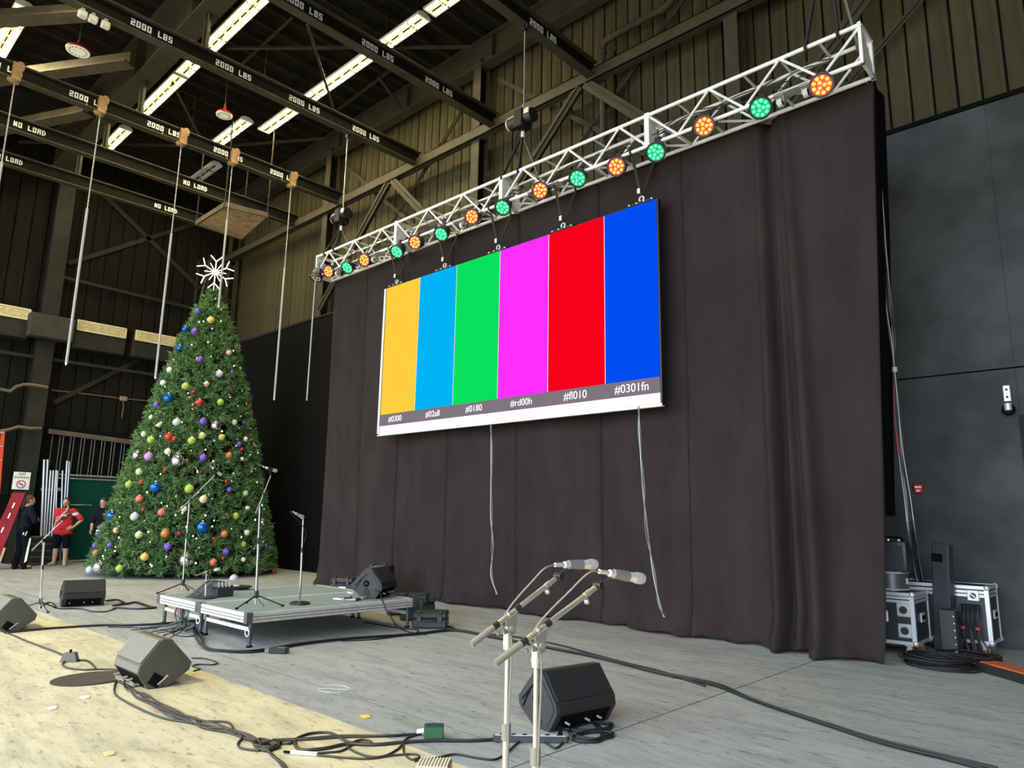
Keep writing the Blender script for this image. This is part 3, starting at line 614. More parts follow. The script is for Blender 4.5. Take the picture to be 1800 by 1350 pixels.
for i, (n_, c) in enumerate(cols):
    MB().span((xb[i]+0.012, SY-0.004, zg_), (xb[i+1], SY+0.006, sz1)).build('colour_bar', emis('bar_'+n_, rgb(*c)), sc, label=n_.replace('_', ' ')+' glowing bar')
    if i: MB().span((xb[i], SY-0.005, zg_), (xb[i]+0.012, SY+0.006, sz1)).build('bar_seam', m_px, sc)
m_grey = emis('bar_grey', rgb(128, 118, 128)); m_wh = emis('bar_white', (1, 1, 1), 1.15)
MB().span((sx0+0.005, SY-0.004, zw_), (sx1, SY+0.006, zg_)).build('caption_strip', m_grey, sc, label='grey strip with colour codes')
MB().span((sx0+0.005, SY-0.004, sz0), (sx1, SY+0.006, zw_)).build('white_strip', m_wh, sc, label='glowing white strip')
for i, tx in enumerate(('#0300', '#02a8', '#0180', '#rd00h', '#fl010', '#0301fn')):
    xc = (xb[i]+xb[i+1])/2 + (0.0 if i else -0.05)
    text_mesh(tx, 0.18 if i > 3 else 0.165, 'caption', m_wh, T(xc, SY-0.006, (zg_+zw_)/2) @ RX(math.pi/2), sc)
# hanging header bars and straps
for i, (pxx, lab) in enumerate(((-11.534, 'over the yellow bar'), (-10.030, 'over the sky blue bar'), (-8.574, 'over the green bar edge'), (-7.064, 'over the red bar'), (-5.528, 'over the dark blue bar'))):
    t = thing('screen_strap', 'black strap and header bar hanging the screen '+lab, 'strap', (pxx, 8.7, sz1), group='straps holding up the screen')
    MB().rbox((0, 0, 0.03), (0.5, 0.09, 0.05), 0.008).build('header_bar', m_hoist, t)
    for k in range(4): MB().cyl((-0.2+0.133*k, -0.05, 0.035), (-0.2+0.133*k, -0.04, 0.035), 0.014, n=8).build('bolt', m_steelw, t)
    MB().torus((0, 0, 0.10), 0.04, 0.014, RX(math.pi/2), 12).build('shackle', m_steelw, t)
    hgt = TZ0-sz1
    for yy, xo in ((TY0-8.7, -0.05), (TY1-8.7, 0.10)):
        MB().bar((0, 0, 0.12), (xo, yy, hgt), 0.012, 0.045, (1, 0, 0)).build('strap_leg', m_sling, t); MB().torus((xo, yy, hgt), 0.045, 0.016, RY(math.pi/2), 12).build('strap_loop', m_sling, t)
    MB().box((-0.02, -0.05, 0.22), (0.05, 0.012, 0.08)).build('strap_tag', m_steelw, t)
for lab, pts in (('thin cable hanging from the screen bottom down the drape, far one', [(-8.622,8.66,3.128),(-8.591,8.66,2.585),(-8.574,8.66,1.625),(-8.516,8.66,1.065),(-8.528,8.66,0.604),(-8.401,8.66,0.297)]), ('thin cable hanging from the screen bottom down the drape, near one', [(-5.611,8.66,3.156),(-5.609,8.66,2.775),(-5.565,8.66,2.045),(-5.513,8.66,1.416),(-5.408,8.66,0.808),(-5.345,8.66,0.44),(-5.262,8.66,0.264)])):
    t = thing('signal_cable', lab, 'cable')
    for k in range(3): MB().tube(smoothpath([(p[0]+0.018*math.sin(3*j+2*k), p[1]+0.012*math.cos(2.3*j+2*k), max(0.03, p[2])) for j, p in enumerate(pts)], 6), 0.007, 5).build('strand', m_cablew if k == 0 else mat('grey_cable', (0.18, 0.18, 0.19), 0.5), t)
# ================================================================= black drape
m_drape = mat('black_velour', (0.0275, 0.0218, 0.0208), 0.95, col2=(0.037, 0.0292, 0.0278), vscale=2.5, bump=0.3, bscale=9, stretch=(1, 1, 0.35), spec=0.05)
cu = thing('stage_drape', 'wide black cloth drape hanging from the truss to the floor', 'drape', (0, 0, 0))
DX0, DX1, DZ1 = -14.33, -2.27, TZ0-0.02
FX = -3.734
def g_(x, m, s): return math.exp(-((x-m)/s)**2)
seams = [-13.05, -11.7, -10.1, -8.35, -6.55, -5.0]
def drape_y(x, z):
    h = 1-z/DZ1            # 0 at the top, 1 at the floor
    y = 8.99 + 0.10*h*(DX1-x)/(DX1-DX0)
    y += (0.018+0.035*h)*math.sin(x*2.7+0.6*math.sin(z*0.5)) + 0.012*math.sin(x*7.1+z*0.3)*(0.3+h)
    for s in seams: y += 0.02*g_(x, s+0.03*math.sin(z), 0.05)
    fx = FX+0.0+0.22*h   # big fold drifting sideways toward the floor
    y += (0.07+0.08*h)*g_(x, fx+0.06, 0.045) - (0.07+0.12*h)*g_(x, fx-0.07-0.03*h, 0.07+0.04*h) - (0.05+0.16*h)*g_(x, fx+0.30+0.22*h, 0.08+0.05*h) + (0.05+0.07*h)*g_(x, fx+0.18+0.1*h, 0.06)
    for q in range(-5, 6): # gathers radiating from the pinched top
        y += 0.03*math.exp(-h*6)*g_(x, FX+q*(0.02+1.1*h), 0.03+0.1*h)
    if z < 0.55:           # hem spreads on the floor
        u = 1-z/0.55; y -= u*u*(0.10+0.05*math.sin(x*3.1)+0.04*math.sin(x*8.3)+0.06*g_(x, DX1-0.4, 0.7))
        y += 0.03*u*math.sin(x*15+z*20)
    return y
edges = [DX0]+seams+[DX1]
nz = 46
for i in range(len(edges)-1):
    a, b = edges[i], edges[i+1]; n = max(8, int((b-a)/(0.03 if b > FX-1.4 else 0.06))); vs_ = []; fs = []
    for j in range(n+1):
        x = a+(b-a)*j/n
        for k in range(nz+1):
            tz = k/nz; z = DZ1*(tz**1.25)
            xx = x - 0.36*(1-z/DZ1)*g_(x, DX1, 1.6)
            vs_.append((xx, drape_y(x, z), max(0.012, z)+ (0.015*math.sin(x*9) if k == 0 else 0)+0.02))
    for j in range(n):
        for k in range(nz):
            q = j*(nz+1)+k; fs.append((q, q+nz+1, q+nz+2, q+1))
    o = MB().add(vs_, fs).build('drape_panel', m_drape, cu, True, ang=180)
    sm = o.modifiers.new('thick', 'SOLIDIFY'); sm.thickness = 0.006; sm.offset = 1
vs_ = []; fs = []  # black sheet added as the shadow behind the drape edge
for k in range(nz+1):
    z = 1.62+(DZ1-1.62)*(k/nz)
    for j in range(9):
        q = j/8; vs_.append((DX1-0.36*(1-z/DZ1)-0.02*q+0.012*math.sin(q*9+z), drape_y(DX1, z)+0.01+0.55*q, max(0.012, z)+0.02))
for k in range(nz):
    for j in range(8): a = k*9+j; fs.append((a, a+1, a+10, a+9))
o = MB().add(vs_, fs).build('drape_shade_strip', mat('drape_shadow_black', (0.006, 0.0055, 0.0055), 0.95, spec=0.05), cu, True, ang=180, label='black strip standing for shade at the drape edge'); sm = o.modifiers.new('thick', 'SOLIDIFY'); sm.thickness = 0.006
# cable bundle hanging past the drape edge
m_cabr = mat('red_cable', (0.45, 0.03, 0.05), 0.5); m_cabg = mat('grey_cable2', (0.35, 0.34, 0.33), 0.5)
base = [(-2.39,9.35,7.067),(-2.401,9.35,5.772),(-2.414,9.35,4.855),(-2.404,9.35,4.184),(-2.385,9.35,3.746),(-2.393,9.35,3.391),(-2.398,9.35,2.901),(-2.396,9.35,2.353),(-2.371,9.35,1.884),(-2.36,9.35,1.49),(-2.353,9.35,1.2),(-2.351,9.35,0.85),(-2.38,9.35,0.472),(-2.404,9.35,0.099),(-2.372,9.35,-0.007)]
t = thing('cable_bundle', 'bundle of grey and red cables hanging down past the drape edge', 'cable bundle')
base = [(-2.3, 8.95, 7.03)] + base
base = base[:11] + [(-2.628,10.5,1.086),(-2.641,10.75,0.678)] + [(-2.52, 10.8, 0.02), (-2.6, 10.6, 0.02)]
for k in range(7):
    pts = []
    for j, p in enumerate(base):
        sq = 0.2 if j in (6,) else 1
        a = k*0.9+j*0.35; pts.append((p[0]+0.035*sq*math.cos(a), p[1]+0.035*sq*math.sin(a), p[2]))
    pts = [(a, b, max(c, 0.02)) for a, b, c in pts][:(9 if k == 1 else 99)]; MB().tube(smoothpath(pts, 4), 0.0065, 5).build('strand', [m_cabg, m_cabr, m_cable, m_cabg, m_cable, m_cable, m_cabg][k], t)
MB().cyl(V(base[6])+V((0, 0, -0.03)), V(base[6])+V((0, 0, 0.03)), 0.03, n=8).build('tie', m_cabg, t)

# ================================================================= christmas tree
TCX, TCY = -18.95, 8.05
TPROF = [(0.1, 2.12), (1.6, 1.75), (3.14, 1.41), (4.67, 1.03), (6.2, 0.57), (7.5, 0.07)]
def trad(z): return float(np.interp(z, [a for a, b in TPROF], [b for a, b in TPROF]))
tree = thing('christmas_tree', 'tall bushy green christmas tree covered in lights and baubles', 'christmas tree', (TCX, TCY, 0))
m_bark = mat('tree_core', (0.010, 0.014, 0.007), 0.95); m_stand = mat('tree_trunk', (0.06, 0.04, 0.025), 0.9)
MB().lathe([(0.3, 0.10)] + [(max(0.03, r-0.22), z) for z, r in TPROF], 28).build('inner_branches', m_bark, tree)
MB().cyl((0, 0, 0), (0, 0, 7.3), 0.10, 0.03, 10).build('trunk', m_stand, tree)
for k in range(6):
    a = k*math.pi/3+0.3; MB().bar((0.1*math.cos(a), 0.1*math.sin(a), 0.12), (1.5*math.cos(a), 1.5*math.sin(a), 0.03), 0.06, 0.05).build('stand_leg', m_rust, tree)
def foliage():
    R = np.random.RandomState(5); N = 6800; K = 22
    zc = []; 
    while len(zc) < N:
        z = R.uniform(0.12, 7.5, 4000); keep = R.uniform(0, 2.45, 4000) < np.interp(z, [a for a, b in TPROF], [b for a, b in TPROF])+0.08; zc += list(z[keep])
    z = np.array(zc[:N]); th = R.uniform(0, 2*np.pi, N); r = np.interp(z, [a for a, b in TPROF], [b for a, b in TPROF])
    dep_ = R.uniform(-0.16, 0.06, N); r = np.maximum(0.02, r+dep_)
    base = np.stack([r*np.cos(th), r*np.sin(th), z], 1)
    nrm = np.stack([np.cos(th), np.sin(th), 0.28+0*z], 1); nrm += R.normal(0, 0.35, (N, 3)); nrm /= np.linalg.norm(nrm, axis=1, keepdims=True)
    B = np.repeat(base, K, 0); D = np.repeat(nrm, K, 0)*R.uniform(0.2, 1.1, (N*K, 1)) + R.normal(0, 0.62, (N*K, 3)); D /= np.linalg.norm(D, axis=1, keepdims=True)
    L_ = R.uniform(0.07, 0.15, (N*K, 1)); side = np.cross(D, R.normal(0, 1, (N*K, 3))); side /= np.linalg.norm(side, axis=1, keepdims=True)+1e-9
    w = R.uniform(0.008, 0.013, (N*K, 1)); st = np.repeat(nrm, K, 0)*R.uniform(-0.02, 0.10, (N*K, 1))
    p0 = B+st; p1 = p0+D*L_
    v = np.empty((N*K, 4, 3)); v[:, 0] = p0-side*w; v[:, 1] = p0+side*w; v[:, 2] = p1+side*w*0.5; v[:, 3] = p1-side*w*0.5
    nq = N*K; me = bpy.data.meshes.new('foliage'); me.vertices.add(nq*4); me.vertices.foreach_set('co', v.reshape(-1).astype(np.float32))
    me.loops.add(nq*4); me.loops.foreach_set('vertex_index', np.arange(nq*4, dtype=np.int32))
    me.polygons.add(nq); me.polygons.foreach_set('loop_start', np.arange(0, nq*4, 4, dtype=np.int32)); me.polygons.foreach_set('loop_total', np.full(nq, 4, dtype=np.int32))
    me.update(calc_edges=True); return me
m_fol = mat('pine_needles', (0.055, 0.150, 0.045), 0.55, col2=(0.170, 0.300, 0.100), vscale=5.0)
fm = foliage(); fm.materials.append(m_fol)
fo = bpy.data.objects.new('foliage', fm); COL.objects.link(fo); fo.parent = tree; fo['kind'] = 'stuff'
# string lights: tiny bulbs
rs = np.random.RandomState(11)
for nm, col_, st_, n_, seed in (('warm_bulbs', (1.0, 0.86, 0.55), 1.5, 230, 1), ('green_bulbs', (0.15, 1.0, 0.5), 0.9, 36, 2), ('red_bulbs', (1.0, 0.12, 0.08), 1.4, 60, 3)):
    mb = MB(); c_ = 0
    while c_ < n_:
        z = rs.uniform(0.2, 7.4)
        if rs.uniform(0, 2.45) > trad(z)+0.1: continue
        a = rs.uniform(0, 2*math.pi); r_ = trad(z)+rs.uniform(0.0, 0.12); q = rs.uniform(0.014, 0.022)
        mb.sph((r_*math.cos(a), r_*math.sin(a), z), (q, q, q*1.3), 6, 4); c_ += 1
    mb.build(nm, mat(nm, (0.9, 0.9, 0.8), 0.3, emit=col_, estr=st_), tree, kind='stuff')
# snowflake topper
m_flake = mat('snowflake_rope_light', (0.9, 0.9, 0.85), 0.4, emit=(1.0, 0.93, 0.74), estr=0.85)
fcz = 8.089
sf = thing('snowflake_topper', 'glowing white snowflake ornament on top of the tree', 'snowflake', (TCX, TCY, fcz))
ux = V((0.43, 0.90, 0)).normalized(); uz = V((0, 0, 1))
def flake(a, r0, r1): return [ux*(r0*math.cos(a))+uz*(r0*math.sin(a)), ux*(r1*math.cos(a))+uz*(r1*math.sin(a))]
for k in range(6):
    a = math.pi/2+k*math.pi/3
    MB().tube(flake(a, 0.0, 0.33), 0.016, 7).build('arm', m_flake, sf, True)
    tip = ux*(0.31*math.cos(a))+uz*(0.31*math.sin(a))
    for s in (-1, 1):
        b = a+s*0.75; MB().tube([tip, tip+ux*(0.22*math.cos(b))+uz*(0.22*math.sin(b))], 0.016, 7).build('branch', m_flake, sf, True)
    MB().tube(flake(a+math.pi/6, 0.05, 0.28), 0.014, 7).build('spoke', m_flake, sf, True)
MB().cyl((0, 0, -0.75), (0, 0, -0.02), 0.015, n=6).build('mount_rod', m_white, sf)
# baubles
BM = {'cream': mat('bauble_cream', (0.78, 0.74, 0.56), 0.35), 'lime': mat('bauble_lime', (0.36, 0.48, 0.07), 0.4), 'red': mat('bauble_red', (0.55, 0.03, 0.02), 0.22), 'pale': mat('bauble_pale_lime', (0.52, 0.58, 0.28), 0.4),
      'gold': mat('bauble_gold', (0.66, 0.45, 0.12), 0.35), 'purple': mat('bauble_purple', (0.16, 0.08, 0.50), 0.4), 'stripe': mat('bauble_mirror', (0.80, 0.80, 0.84), 0.12, 0.85), 'pink': mat('bauble_pink', (0.55, 0.24, 0.55), 0.4),
      'copper': mat('bauble_copper', (0.58, 0.19, 0.05), 0.3), 'blue': mat('bauble_blue', (0.01, 0.12, 0.42), 0.08, 0.5), 'coral': mat('bauble_coral', (0.66, 0.16, 0.10), 0.35), 'champ': mat('bauble_champagne', (0.68, 0.56, 0.38), 0.3), 'silver': mat('bauble_silver', (0.55, 0.53, 0.62), 0.45), 'peach': mat('bauble_peach', (0.74, 0.42, 0.28), 0.35)}
DESC = {'cream': 'cream', 'lime': 'lime green', 'red': 'shiny red', 'pale': 'pale lime', 'gold': 'gold', 'purple': 'matte purple', 'stripe': 'large mirrored silver', 'pink': 'lilac pink', 'copper': 'copper orange', 'blue': 'shiny dark blue', 'coral': 'coral red', 'champ': 'champagne', 'silver': 'matte silver', 'peach': 'peach'}
ORNS = [(-18.914,7.397,6.312,0.092,'blue'),(-18.749,7.238,5.740,0.095,'blue'),(-18.385,6.947,4.334,0.125,'blue'),(-17.844,6.675,2.095,0.135,'blue'),(-18.901,6.127,1.411,0.122,'blue'),(-17.036,7.531,1.180,0.144,'blue'),(-19.578,6.082,0.954,0.071,'blue'),(-17.190,7.556,1.836,0.096,'champ'),(-17.373,8.174,2.942,0.084,'copper'),(-17.363,6.816,1.033,0.098,'copper'),(-16.936,8.028,1.025,0.087,'copper'),(-18.100,6.430,1.816,0.090,'coral'),(-17.552,6.763,1.513,0.089,'coral'),(-19.006,5.912,0.545,0.066,'coral'),(-16.799,7.756,0.383,0.085,'coral'),(-18.764,7.045,5.127,0.076,'cream'),(-18.794,6.934,4.773,0.075,'cream'),(-18.710,6.710,3.854,0.059,'cream'),(-17.619,8.352,3.816,0.073,'cream'),(-18.756,6.596,3.423,0.069,'cream'),(-17.633,8.698,3.418,0.064,'cream'),(-17.890,6.881,2.965,0.079,'cream'),(-17.439,8.554,2.886,0.052,'cream'),(-17.199,8.690,1.650,0.062,'cream'),(-17.297,7.160,1.604,0.079,'cream'),(-17.027,8.640,1.055,0.072,'cream'),(-16.828,8.507,0.419,0.060,'cream'),(-18.441,7.842,6.576,0.097,'gold'),(-17.480,7.996,3.387,0.084,'gold'),(-17.503,6.472,0.508,0.093,'gold'),(-18.124,7.236,4.651,0.096,'lime'),(-17.702,7.977,4.300,0.087,'lime'),(-18.391,6.649,3.257,0.093,'lime'),(-17.624,7.322,3.249,0.100,'lime'),(-18.591,6.334,2.162,0.088,'lime'),(-17.364,7.266,2.077,0.108,'lime'),(-17.060,8.340,1.454,0.086,'lime'),(-16.929,8.525,0.774,0.075,'lime'),(-17.904,6.099,0.240,0.083,'lime'),(-18.326,6.778,3.635,0.058,'pale'),(-17.572,7.541,3.391,0.090,'pale'),(-18.386,6.462,2.467,0.088,'pale'),(-17.263,8.639,2.016,0.073,'pale'),(-17.777,6.395,0.992,0.088,'pale'),(-18.141,8.278,5.713,0.079,'peach'),(-17.889,7.656,4.750,0.075,'peach'),(-18.427,6.112,1.080,0.072,'peach'),(-18.273,6.596,2.841,0.106,'pink'),(-18.794,7.626,6.836,0.080,'purple'),(-18.543,7.485,6.201,0.087,'purple'),(-18.160,7.547,5.405,0.085,'purple'),(-17.991,8.339,5.183,0.047,'purple'),(-18.701,6.795,4.177,0.079,'purple'),(-17.735,8.657,3.858,0.047,'purple'),(-17.651,7.565,3.754,0.090,'purple'),(-17.496,8.464,3.253,0.071,'purple'),(-17.429,7.555,2.840,0.089,'purple'),(-17.187,8.175,2.086,0.065,'purple'),(-18.456,6.022,0.743,0.061,'purple'),(-17.239,6.855,0.737,0.084,'purple'),(-17.272,9.312,0.708,0.059,'purple'),(-19.357,5.988,0.697,0.067,'purple'),(-16.829,8.053,0.615,0.080,'purple'),(-17.967,7.382,4.522,0.041,'red'),(-17.769,8.217,4.516,0.042,'red'),(-17.820,7.497,4.245,0.095,'red'),(-17.997,6.909,3.334,0.098,'red'),(-17.879,7.003,3.283,0.060,'red'),(-17.497,8.553,3.130,0.041,'red'),(-17.801,6.828,2.516,0.042,'red'),(-17.229,8.094,2.293,0.039,'red'),(-18.226,6.466,2.213,0.049,'red'),(-17.916,6.475,1.573,0.041,'red'),(-17.026,8.135,1.413,0.039,'red'),(-17.202,7.056,1.037,0.041,'red'),(-16.931,7.773,0.923,0.038,'red'),(-16.800,7.979,0.466,0.038,'red'),(-17.329,9.608,0.065,0.041,'red'),(-17.912,7.974,5.067,0.098,'silver'),(-17.974,7.058,3.704,0.100,'silver'),(-18.044,6.353,1.403,0.102,'silver'),(-18.970,5.815,0.159,0.085,'silver'),(-16.407,8.098,0.020,0.098,'silver'),(-17.557,7.853,3.674,0.125,'stripe'),(-18.696,6.475,2.886,0.111,'stripe'),(-17.666,7.056,2.744,0.158,'stripe'),(-17.392,9.227,1.301,0.108,'stripe'),(-16.963,7.196,0.443,0.154,'stripe'),(-18.538,5.875,0.245,0.135,'stripe')]
tot = {}; seen = {}
for o_ in ORNS: tot[o_[4]] = tot.get(o_[4], 0)+1
m_capg = mat('bauble_cap', (0.6, 0.5, 0.25), 0.3, 0.8)
WORDN = ORD
for x, y, z, r, c in ORNS:
    k = seen.get(c, 0); seen[c] = k+1; n = tot[c]
    rank = 'the only one of its colour' if n == 1 else ('highest' if k == 0 else ('lowest' if k == n-1 else WORDN[k]+' from the top'))
    lab = DESC[c]+' bauble on the christmas tree, '+(rank if n == 1 else rank+' of its colour')
    t = thing('bauble', lab, 'bauble', (x, y, z), group='baubles on the christmas tree')
    MB().sph((0, 0, 0), r, 16, 10).build('ball', BM[c], t, True)
    MB().cyl((0, 0, r*0.95), (0, 0, r*1.14), r*0.2, n=8).build('cap', m_capg, t)
    if c == 'stripe':
        d = V((-TCX, -TCY, 0)).normalized()
        for q in range(2): MB().torus((0, 0, 0), r*1.005, r*0.05, RX(1.1+0.7*q) @ RZ(0.4), 24, 5).build('black_swirl', m_black, t)

# ================================================================= stage riser
m_deck = mat('deck_plywood_grey', (0.22, 0.285, 0.268), 0.5, col2=(0.28, 0.345, 0.325), vscale=3, bump=0.1); m_edge = mat('deck_aluminium', (0.62, 0.60, 0.55), 0.42, 0.3, var=0.12, vscale=6); m_groove = mat('groove_dark', (0.10, 0.095, 0.085), 0.6); m_leg = mat('riser_leg', (0.10, 0.10, 0.11), 0.4, 0.4)
DZ = 0.39
for x0, x1, lab in ((-10.72, -9.42, 'grey low stage platform on legs, half nearer the tree'), (-9.40, -8.10, 'grey low stage platform on legs, half with the wedge monitor on it')):
    t = thing('stage_platform', lab, 'platform', ((x0+x1)/2, 5.46, 0), group='two joined stage platforms'); hx, hy = (x1-x0)/2, 1.26
    MB().box((0, 0, DZ-0.012), (2*hx-0.05, 2*hy-0.05, 0.022)).build('deck_top', m_deck, t)
    for s in (-1, 1):
        for (c, d, ax) in (((0, s*(hy-0.02), DZ-0.055), (2*hx, 0.04, 0.115), 0), ((s*(hx-0.02), 0, DZ-0.055), (0.04, 2*hy-0.08, 0.115), 1)):
            r = MB().rbox(c, d, 0.006).build('edge_rail', m_edge, t)
            for zz in (0.012, -0.022): MB().box((c[0]+(s*0.019 if ax else 0), c[1]+(0 if ax else s*0.019), c[2]+zz), (d[0]*0.97 if not ax else 0.006, d[1]*0.97 if ax else 0.006, 0.008)).build('rail_groove', m_groove, r)
    for sx in (-1, 1):
        for sy in (-1, 1):
            l = MB().cyl((sx*(hx-0.07), sy*(hy-0.09), 0.015), (sx*(hx-0.07), sy*(hy-0.09), DZ-0.11), 0.024, n=10).build('leg', m_leg, t, True); MB().cyl((sx*(hx-0.07), sy*(hy-0.09), 0.0), (sx*(hx-0.07), sy*(hy-0.09), 0.02), 0.034, n=10).build('foot', m_black, l)
            MB().box((sx*(hx-0.03), sy*(hy-0.03), DZ-0.055), (0.075, 0.075, 0.125)).build('corner_block', m_leg, t)
    for sy in (-1, 1): MB().box((0, sy*(hy-0.09), 0.20), (2*hx-0.14, 0.03, 0.045)).build('cross_rail', m_edge, t)
    MB().box((0, hy*0.0, 0.24), (0.04, 2*hy-0.2, 0.04)).build('centre_rail', m_leg, t)
    MB().box((0.25*(-1 if x0 < -10 else 1)+0.1, -hy+0.072, 0.205), (0.16, 0.004, 0.05)).build('sticker', mat('pink_sticker', (0.75, 0.10, 0.14), 0.6), t) if x0 < -10 else None
    MB().torus((hx-0.07, -hy+0.05, 0.17), 0.045, 0.006, RX(math.pi/2), 14, 5).build('pull_cord', m_white, t)
# ================================================================= floor wedge monitors
m_cab = mat('monitor_black', (0.030, 0.030, 0.030), 0.55, var=0.15, bump=0.2, bscale=90); m_grl = mat('monitor_grille', (0.014, 0.014, 0.014), 0.7, bump=0.3, bscale=160)
m_cabs = mat('monitor_sunlit_grey', (0.075, 0.070, 0.055), 0.5, var=0.12, vscale=5, bump=0.2, bscale=90); m_grls = mat('monitor_sunlit_grille', (0.085, 0.092, 0.096), 0.6, col2=(0.135, 0.142, 0.145), vscale=60, stretch=(1, 6, 6))  # paler copies of the black monitor, sunlight put into the colour
WP = [(-0.12, 0.0), (0.06, 0.0), (0.235, 0.115), (0.25, 0.18), (0.05, 0.40), (-0.03, 0.405), (-0.20, 0.20), (-0.21, 0.13)]
def wedge(label, loc, rz, brightened=False, tilt=0.0):
    t = thing('wedge_monitor', label, 'speaker', loc, rz, group='floor wedge monitors'); mc, mg = (m_cabs, m_grls) if brightened else (m_cab, m_grl); h = 0.30
    MB().prism(WP, -h, h).build('cabinet', mc, t)
    n = V((0, -0.205, 0.17)).normalized()
    a, b = V((0, -0.045, 0.398)), V((0, -0.196, 0.214))   # sloped grille
    u = (a-b).normalized(); nn = V((0, -u.z, u.y))
    def plate(p, q, off, th, wx, name, m_, par):
        nrm = V((0, -(p-q).z, (p-q).y)).normalized()
        c = (p+q)/2+nrm*off; M = Matrix((V((1, 0, 0)), (p-q).normalized(), nrm)).transposed()
        return MB().rbox(c, (wx, (p-q).length, th), 0.004, M).build(name, m_, par)
    plate(a, b, 0.002, 0.016, 2*h-0.03, 'grille', mg, t); plate(V((0, -0.20, 0.195)), V((0, -0.21, 0.135)), 0.002, 0.012, 2*h-0.03, 'lower_baffle', mg, t)
    plate(V((0, -0.205, 0.12)), V((0, -0.13, 0.01)), 0.0, 0.01, 2*h-0.1, 'jack_panel', m_black, t)
    for s in (-1, 1):
        x = s*h
        e = MB().prism([(-0.10, 0.03), (0.05, 0.03), (0.20, 0.13), (0.205, 0.18), (0.04, 0.36), (-0.02, 0.365), (-0.17, 0.19), (-0.175, 0.14)], x-0.004*s, x+0.006*s).build('end_panel', mc, t)
        if not brightened:
            for q in range(2):
                f = 0.5+0.12*q; MB().bar((x+s*0.008, 0.02+0.06*q, 0.33-0.05*q), (x+s*0.008, 0.17-0.01*q+0.02, 0.17-0.05*q), 0.006, 0.012, (1, 0, 0)).build('moulded_groove', m_black, e)
            MB().cyl((x, 0.02, 0.20), (x+s*0.010, 0.02, 0.20), 0.045, n=14).build('handle_bowl', m_black, e); MB().cyl((x+s*0.006, 0.02, 0.20), (x+s*0.016, 0.02, 0.20), 0.018, n=10).build('pole_socket', m_hoist, e)
            MB().prism([(-0.05, 0.035), (0.05, 0.035), (0.05, 0.14), (-0.0, 0.15)], x, x+s*0.009).build('handle_recess', m_grl, e)
        else:
            MB().box((x+s*0.005, -0.06, 0.065), (0.012, 0.10, 0.10), RX(-0.55)).build('handle_recess', m_black, e); MB().box((x+s*0.012, 0.0, 0.06), (0.014, 0.012, 0.11), RX(-0.9)).build('handle_edge', mat('worn_edge', (0.45, 0.43, 0.38), 0.4), e)
    for sx in (-0.2, 0.0, 0.12): MB().cyl((sx, -0.19, 0.065), (sx, -0.235, 0.06), 0.009, n=8).build('jack_plug', m_rim, t)
    for sx in (-0.24, 0.24):
        for yy in (-0.09, 0.04): MB().cyl((sx, yy, -0.006), (sx, yy, 0.004), 0.018, n=8).build('rubber_foot', m_black, t)
    return t
wedge('black wedge monitor in the sunlight beside a tangle of cables', (-7.16, 2.80, 0.006), 0.0, True)
wedge('black wedge monitor cut by the picture edge in the sunlight', (-11.45, 2.61, 0.006), 0.0, True)
wedge('black wedge monitor lying before the tree', (-13.42, 4.06, 0.006), math.radians(80))
wedge('black wedge monitor behind the two foreground microphones', (-3.66, 4.60, 0.006), math.radians(80))
wedge('black wedge monitor standing on the stage platform', (-8.66, 6.42, DZ+0.006), math.radians(122))
# dark disc added in place of a cast shadow on the sunlit floor
o = MB().cyl((0, 0, 0.002), (0, 0, 0.012), 0.33, n=40).build('shade_disc', mat('shade_disc_grey', (0.045, 0.043, 0.045), 0.8, var=0.1, vscale=8, spec=0.2)); o.location = (-7.62, 2.46, 0); o.scale = (0.85, 1.0, 1); tag(o, 'dark disc standing for a shadow on the floor beside the sunlit wedge monitor', 'plate')
# ================================================================= microphone stands
m_chrome = mat('chrome_tube', (0.58, 0.57, 0.53), 0.34, 0.8); m_gun = mat('black_tube', (0.035, 0.035, 0.037), 0.35, 0.5); m_plast = mat('grey_plastic', (0.22, 0.22, 0.215), 0.4, 0.3); m_pale = mat('pale_tube', (0.50, 0.49, 0.45), 0.4, 0.4)
m_mic = mat('champagne_mic', (0.72, 0.69, 0.60), 0.25, 0.5); m_mesh = mat('mic_mesh_silver', (0.70, 0.70, 0.70), 0.35, 0.6, bump=0.8, bscale=900)
def frame_to(d):
    return d.to_track_quat('Z', 'Y').to_matrix().to_4x4()
def micro(t, a, b, mb_=m_mic, mg=m_mesh, s=1.0):
    a = V(a); b = V(b); d = (b-a).normalized(); M = Matrix.Translation(b) @ frame_to(d); m = t
    MB().lathe([(0.012*s, -0.185*s), (0.0155*s, -0.182*s), (0.0165*s, -0.12*s), (0.0205*s, -0.055*s), (0.0215*s, -0.052*s), (0.0215*s, -0.044*s)], 16, M).build('mic_body', mb_, m, True)
    MB().lathe([(0.0215*s, -0.045*s), (0.0235*s, -0.041*s), (0.0238*s, -0.026*s), (0.0246*s, -0.025*s), (0.0246*s, -0.021*s), (0.0238*s, -0.020*s), (0.0235*s, -0.008*s), (0.0195*s, -0.001*s), (0.0001, 0.0)], 18, M).build('mic_grille', mg, m, True)
    MB().cyl(b-d*0.185*s, b-d*0.235*s, 0.0095*s, n=10).build('mic_plug', mb_, m, True)
def tripod(t, base, r, h, m_, n=3, a0=0.4):
    base = V(base)
    hub = MB().cyl(base+V((0, 0, h-0.03)), base+V((0, 0, h+0.06)), 0.026, n=12).build('tripod_hub', m_, t, True)
    for k in range(n):
        a = a0+2*math.pi*k/n; e = base+V((r*math.cos(a), r*math.sin(a), 0.012)); s_ = base+V((0.02*math.cos(a), 0.02*math.sin(a), h))
        l = MB().cyl(s_, e, 0.0095, n=8).build('tripod_leg', m_, t, True); MB().sph(e, (0.022, 0.022, 0.012), 8, 5).build('rubber_tip', m_black, l)
